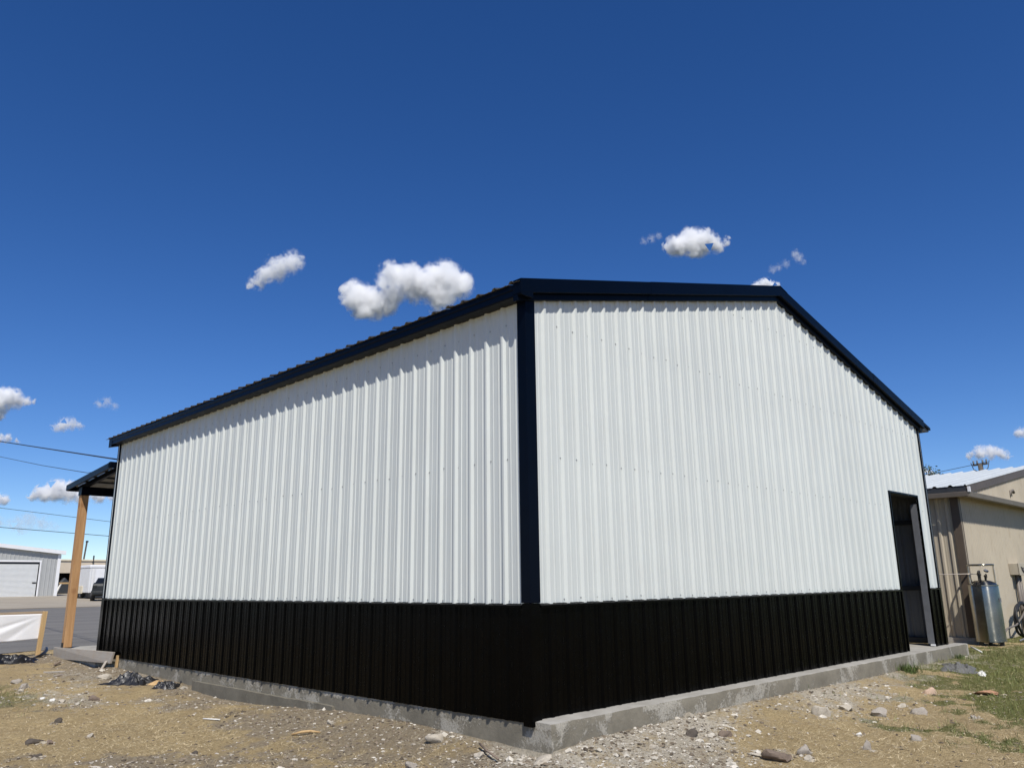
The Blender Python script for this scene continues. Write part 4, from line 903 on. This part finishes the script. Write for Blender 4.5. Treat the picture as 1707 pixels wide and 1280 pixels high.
x, y, r_ = polar(150000, 4.8, 24, rg); zz = zones(x, y); pd = np.clip(zz[:, 1] * 1.15 - .12, 0, 1) * np.clip(1 - .8 * zz[:, 2], .1, 1) * np.clip(.15 + 1.3 * vnoise(x * 3.1, y * 3.1, 67), 0, 1); k = rg.uniform(0, 1, len(x)) < pd
blades('green_grass', x[k], y[k], (.04, .12), (.003, .006), (.5, 1.35), (.075, .10, .03), (.25, .26, .10), rg)
def tuft(name, x, y, n, s, h, label, seed):
    g2 = np.random.default_rng(seed); a = g2.normal(0, s, n); b = g2.normal(0, s, n); o = blades(name, x + a, y + b, (h * .5, h), (.004, .008), (.7, 1.5), (.045, .08, .02), (.13, .16, .05), g2)
    del o['kind']; return tag(o, label, 'grass tuft')
tuft('grass_tuft', 7.35, -.33, 260, .07, .17, 'upright green grass tuft growing against the concrete ledge', 4)
tuft('grass_tuft', 9.7, -.32, 120, .07, .11, 'low green grass tuft by the ledge near the door opening', 6)
def pebbles(name, x, y, s0, s1, c0, c1, rg):
    n = len(x); z = ground_z(x, y); s = s0 * (s1 / s0) ** (rg.uniform(0, 1, n) ** 2.2)
    base = np.array([[1, 0, 0], [0, 1, 0], [-1, 0, 0], [0, -1, 0], [0, 0, 1], [0, 0, -1], ], float)
    up_ = np.array([[.75, .75, .45], [-.75, .7, .4], [-.7, -.75, .5], [.7, -.7, .4]])
    P = np.concatenate([base[:4], up_, [[0.1, 0, .95]]], 0); m_ = len(P)
    F0 = np.array([[0, 4, 8], [4, 1, 8], [1, 5, 8], [5, 2, 8], [2, 6, 8], [6, 3, 8], [3, 7, 8], [7, 0, 8], [0, 1, 4], [1, 2, 5], [2, 3, 6], [3, 0, 7]])
    J = P[None] * (1 + rg.uniform(-.35, .35, (n, m_, 3))); a = rg.uniform(0, 2 * np.pi, n); fx = rg.uniform(.7, 1.5, n); fz = rg.uniform(.45, .95, n)
    J = J * np.stack([fx, np.ones(n), fz], -1)[:, None, :]; c, s_ = np.cos(a)[:, None], np.sin(a)[:, None]
    X = J[..., 0] * c - J[..., 1] * s_; Y = J[..., 0] * s_ + J[..., 1] * c
    V = np.stack([X * s[:, None] + x[:, None], Y * s[:, None] + y[:, None], J[..., 2] * s[:, None] + (z - s * .15)[:, None]], -1).reshape(-1, 3)
    F = (F0[None] + np.arange(n)[:, None, None] * m_).reshape(-1, 3)
    f = rg.uniform(0, 1, n)[:, None]; cc = np.array(c0) * (1 - f) + np.array(c1) * f; cc = np.concatenate([cc, np.ones((n, 1))], 1)
    return tag(np_mesh(name, V, F, [Mt['tint']], None, {'tint': np.repeat(cc, m_, 0)}, smooth=False), kind='stuff')
x, y, r_ = polar(190000, 4.9, 20, rg); zz = zones(x, y); pd = np.clip(.004 + .55 * zz[:, 2] + .22 * zz[:, 0], 0, 1) * (1 - .95 * zz[:, 1]); k = rg.uniform(0, 1, len(x)) < pd
pebbles('gravel', x[k], y[k], .0045, .020, (.25, .22, .175), (.58, .54, .46), rg)
cr = np.array([(x + w * .62 * math.cos(a) * q, y + w * .62 * math.sin(a) * q) for (x, y, w) in CRUMB for a, q in zip(rg.uniform(0, 6.28, 16), rg.uniform(.75, 1.5, 16))])
pebbles('stone_crumbs', cr[:, 0], cr[:, 1], .006, .026, (.20, .17, .125), (.40, .35, .27), rg)
x, y, r_ = polar(9000, 4.9, 16, rg); zz = zones(x, y); pd = np.clip(.5 * zz[:, 2] + .03 * zz[:, 0], 0, 1); k = rg.uniform(0, 1, len(x)) < pd
pebbles('rubble', x[k], y[k], .016, .055, (.26, .23, .18), (.58, .54, .46), rg)
x, y, r_ = polar(110000, 4.9, 20, rg); zz = zones(x, y); pd = np.clip(.05 + .4 * zz[:, 0] + .25 * zz[:, 2], 0, 1) * (1 - .9 * zz[:, 1]); k = rg.uniform(0, 1, len(x)) < pd
pebbles('dirt_crumbs', x[k], y[k], .006, .026, (.07, .055, .04), (.24, .195, .14), rg)
# ------------------------------------------------------------------ fair weather clouds, kilometres away, lit by the same sun
CLOUDS = [
    ('A', 8, [(64.65, 20.18, 0.285), (64.17, 20.56, 0.529), (63.5, 21.16, 0.651), (62.77, 21.64, 0.815), (61.94, 22.08, 0.735), (61.21, 22.11, 0.451)]),
    ('B', 16, [(54.39, 21.58, 1.094), (53.25, 21.37, 1.266), (51.43, 21.59, 1.016), (50.28, 21.45, 1.357), (49.13, 21.21, 1.021), (52.25, 20.98, 1.187), (50.73, 20.42, 1.193), (57.03, 20.06, 1.092), (55.91, 19.7, 1.266), (54.71, 19.87, 1.016), (56.51, 19.16, 0.845), (57.58, 20.45, 0.587)]),
    ('C', 14, [(32.53, 23.28, 0.782), (31.63, 23.43, 0.942), (30.66, 23.33, 0.898), (29.81, 23.03, 0.612), (29.01, 23.19, 0.325), (33.3, 23.18, 0.414), (31.23, 22.9, 0.657)]),
    ('D', 12, [(27.11, 19.71, 0.45), (26.51, 19.89, 0.489), (25.95, 19.57, 0.447), (27.66, 19.61, 0.246)]),
    ('E1', 2, [(35.07, 23.79, 0.207), (34.47, 23.9, 0.248), (33.92, 24.02, 0.206)]),
    ('E2', 3, [(24.25, 21.66, 0.239), (24.03, 21.39, 0.239), (23.78, 21.07, 0.16)]),
    ('E3', 2, [(24.97, 21.12, 0.241), (25.87, 20.87, 0.243), (25.48, 20.94, 0.202)]),
    ('F', 14, [(79.43, 11.13, 0.798), (78.7, 11.32, 0.695), (78.13, 11.35, 0.552), (77.54, 11.3, 0.333), (77.08, 11.24, 0.186), (78.83, 10.35, 0.437)]),
    ('G', 5, [(75.79, 9.78, 0.3), (75.38, 10.0, 0.415), (74.92, 10.12, 0.379), (74.46, 10.0, 0.266)]),
    ('G2', 3, [(73.52, 11.5, 0.231), (73.08, 11.66, 0.27), (72.59, 11.43, 0.194)]),
    ('H', 7, [(78.77, 8.86, 0.291), (78.28, 8.94, 0.256), (77.79, 8.83, 0.147)]),
    ('I', 12, [(76.56, 5.43, 0.33), (76.04, 5.7, 0.516), (75.36, 5.96, 0.669), (74.62, 5.84, 0.636), (73.79, 5.61, 0.489), (72.9, 5.57, 0.379), (72.14, 5.56, 0.305)]),
    ('I2', 9, [(78.5, 5.2, 0.43), (78.01, 5.26, 0.324)]),
    ('J', 3, [(78.09, 3.89, 0.286), (77.31, 3.84, 0.36), (76.61, 4.01, 0.436), (75.83, 3.88, 0.366), (75.3, 3.68, 0.257), (76.99, 3.49, 0.324)]),
    ('K', 9, [(15.27, 7.29, 0.262), (14.66, 7.46, 0.409), (14.08, 7.44, 0.407), (13.59, 7.25, 0.331), (13.17, 7.06, 0.183)]),
    ('K2', 6, [(12.44, 8.42, 0.292), (12.03, 8.45, 0.327)]),
    ('L', 12, [(17.95, 6.4, 0.305), (17.65, 6.35, 0.266)]),
]
LAB = {'A': 'wispy slanted white cloud drifting alone, stretched from low tip to high head',
 'B': 'largest puffy white cloud, just above the long dark eave', 'C': 'compact oval white cloud high above the gable end',
 'D': 'white cloud half hidden behind the roof peak', 'E1': 'tiny faint wisp beside the compact oval cloud',
 'E2': 'tiny bright puff of cloud above the sloping right side of the roof', 'E3': 'faint broken wisps just below the tiny bright puff',
 'F': 'white cloud cut by the picture edge above the thick black cable', 'G': 'small soft greyish cloud above the porch roof',
 'G2': 'faintest small cloud patch near the far end of the eave', 'H': 'thin cloud strip touching the thick black cable',
 'I': 'flat-based cloud bank seen behind the porch post top', 'I2': 'small bright cloud low over the light grey shed, cut by the picture edge',
 'J': 'hazy low cloud veil over the light grey shed', 'K': 'long pale cloud behind the utility pole', 'K2': 'pale cloud scrap cut by the picture edge above the tan building',
 'L': 'bright little cloud patch behind the treetops at the black corner'}
CLOUD_BASE = 1150.0
SOFT = {'E1', 'E2', 'E3', 'J', 'G', 'G2', 'H', 'K', 'K2', 'A'}
def cloud(key, dens, puffs):
    tiny = key in ('E1', 'E2', 'E3', 'G2', 'J'); soft = key in SOFT; warp = 4.2 if tiny else 3.0 if soft else 2.0; hull = 1.9 if tiny else 1.5 if soft else 1.3; amp2 = 2.6 if tiny else 1.9 if soft else 1.4
    el0 = sum(p[1] for p in puffs) / len(puffs); D = min(CLOUD_BASE / math.tan(R(el0)), 14000); D3 = D / math.cos(R(el0)); rg_ = random.Random(key)
    pts = []
    for az, el, r in puffs:
        rr_ = D3 * math.tan(R(r)); d = D3 + rg_.uniform(-.5, .5) * rr_
        pts.append((Vector((math.cos(R(az)) * math.cos(R(el)), math.sin(R(az)) * math.cos(R(el)), math.sin(R(el)))) * d + CAM, rr_))
    c = sum((p for p, _ in pts), Vector()) / len(pts); S = max(r for _, r in pts)
    bm = bmesh.new()
    for p, r in pts: bmesh.ops.create_icosphere(bm, subdivisions=2, radius=r * hull, matrix=Matrix.Translation(p - c))
    h = bmesh.ops.convex_hull(bm, input=bm.verts[:]); bmesh.ops.delete(bm, geom=[v for v in bm.verts if not v.link_faces] + [e for e in h['geom_interior'] if isinstance(e, bmesh.types.BMVert) and e.is_valid], context='VERTS')
    for f in [f for f in bm.faces if f in set(h['geom_unused'])]: bm.faces.remove(f)
    bmesh.ops.recalc_face_normals(bm, faces=bm.faces[:])
    me = bpy.data.meshes.new('cloud'); bm.to_mesh(me); bm.free()
    t = NT('cloud vapour ' + key.lower()); t.t.nodes.remove(t.b)
    P = t.n('TexCoord').outputs['Object']
    nz = t.n('TexNoise', Scale=.85 / S, Detail=7, Roughness=.66); t.l(P, nz.inputs['Vector'])
    sb = t.n('VectorMath', operation='SUBTRACT'); t.l(nz.outputs['Color'], sb.inputs[0]); sb.inputs[1].default_value = (.5, .5, .5)
    sc = t.n('VectorMath', operation='SCALE'); t.l(sb.outputs[0], sc.inputs[0]); sc.inputs['Scale'].default_value = S * warp
    ad = t.n('VectorMath', operation='ADD'); t.l(P, ad.inputs[0]); t.l(sc.outputs[0], ad.inputs[1])
    m = None
    for p, r in pts:
        ds = t.n('VectorMath', operation='DISTANCE'); t.l(ad.outputs[0], ds.inputs[0]); ds.inputs[1].default_value = p - c
        v = t.math('SUBTRACT', 1.0, t.math('DIVIDE', ds.outputs['Value'], r * (1.25 if tiny else 1.0)))
        m = v if m is None else t.math('MAXIMUM', m, v)
    n2 = t.n('TexNoise', Scale=3.4 / S, Detail=5, Roughness=.65); t.l(P, n2.inputs['Vector'])
    n3 = t.n('TexNoise', Scale=11 / S, Detail=6, Roughness=.7); t.l(P, n3.inputs['Vector'])
    d = t.math('ADD', t.math('ADD', m, t.math('MULTIPLY', t.math('SUBTRACT', n2.outputs['Fac'], .5), amp2)), t.math('MULTIPLY', t.math('SUBTRACT', n3.outputs['Fac'], .5), .9))
    mr = t.n('MapRange', interpolation_type='SMOOTHSTEP'); t.l(d, mr.inputs['Value']); mr.inputs['From Min'].default_value = -.14 if soft else -.1; mr.inputs['From Max'].default_value = 1.1 if soft else .8
    pv = t.n('VolumePrincipled'); pv.inputs['Color'].default_value = (.99, .99, .99, 1); pv.inputs['Anisotropy'].default_value = 0.0
    t.l(t.math('MULTIPLY', mr.outputs[0], dens * (.22 if tiny else .65) / S), pv.inputs['Density']); t.l(pv.outputs[0], t.out.inputs['Volume'])
    me.materials.append(t.m)
    return tag(link_mesh('cloud', me, None, c), LAB[key], 'cloud', 'fair weather clouds')
for key, dens, puffs in CLOUDS: cloud(key, dens, puffs)
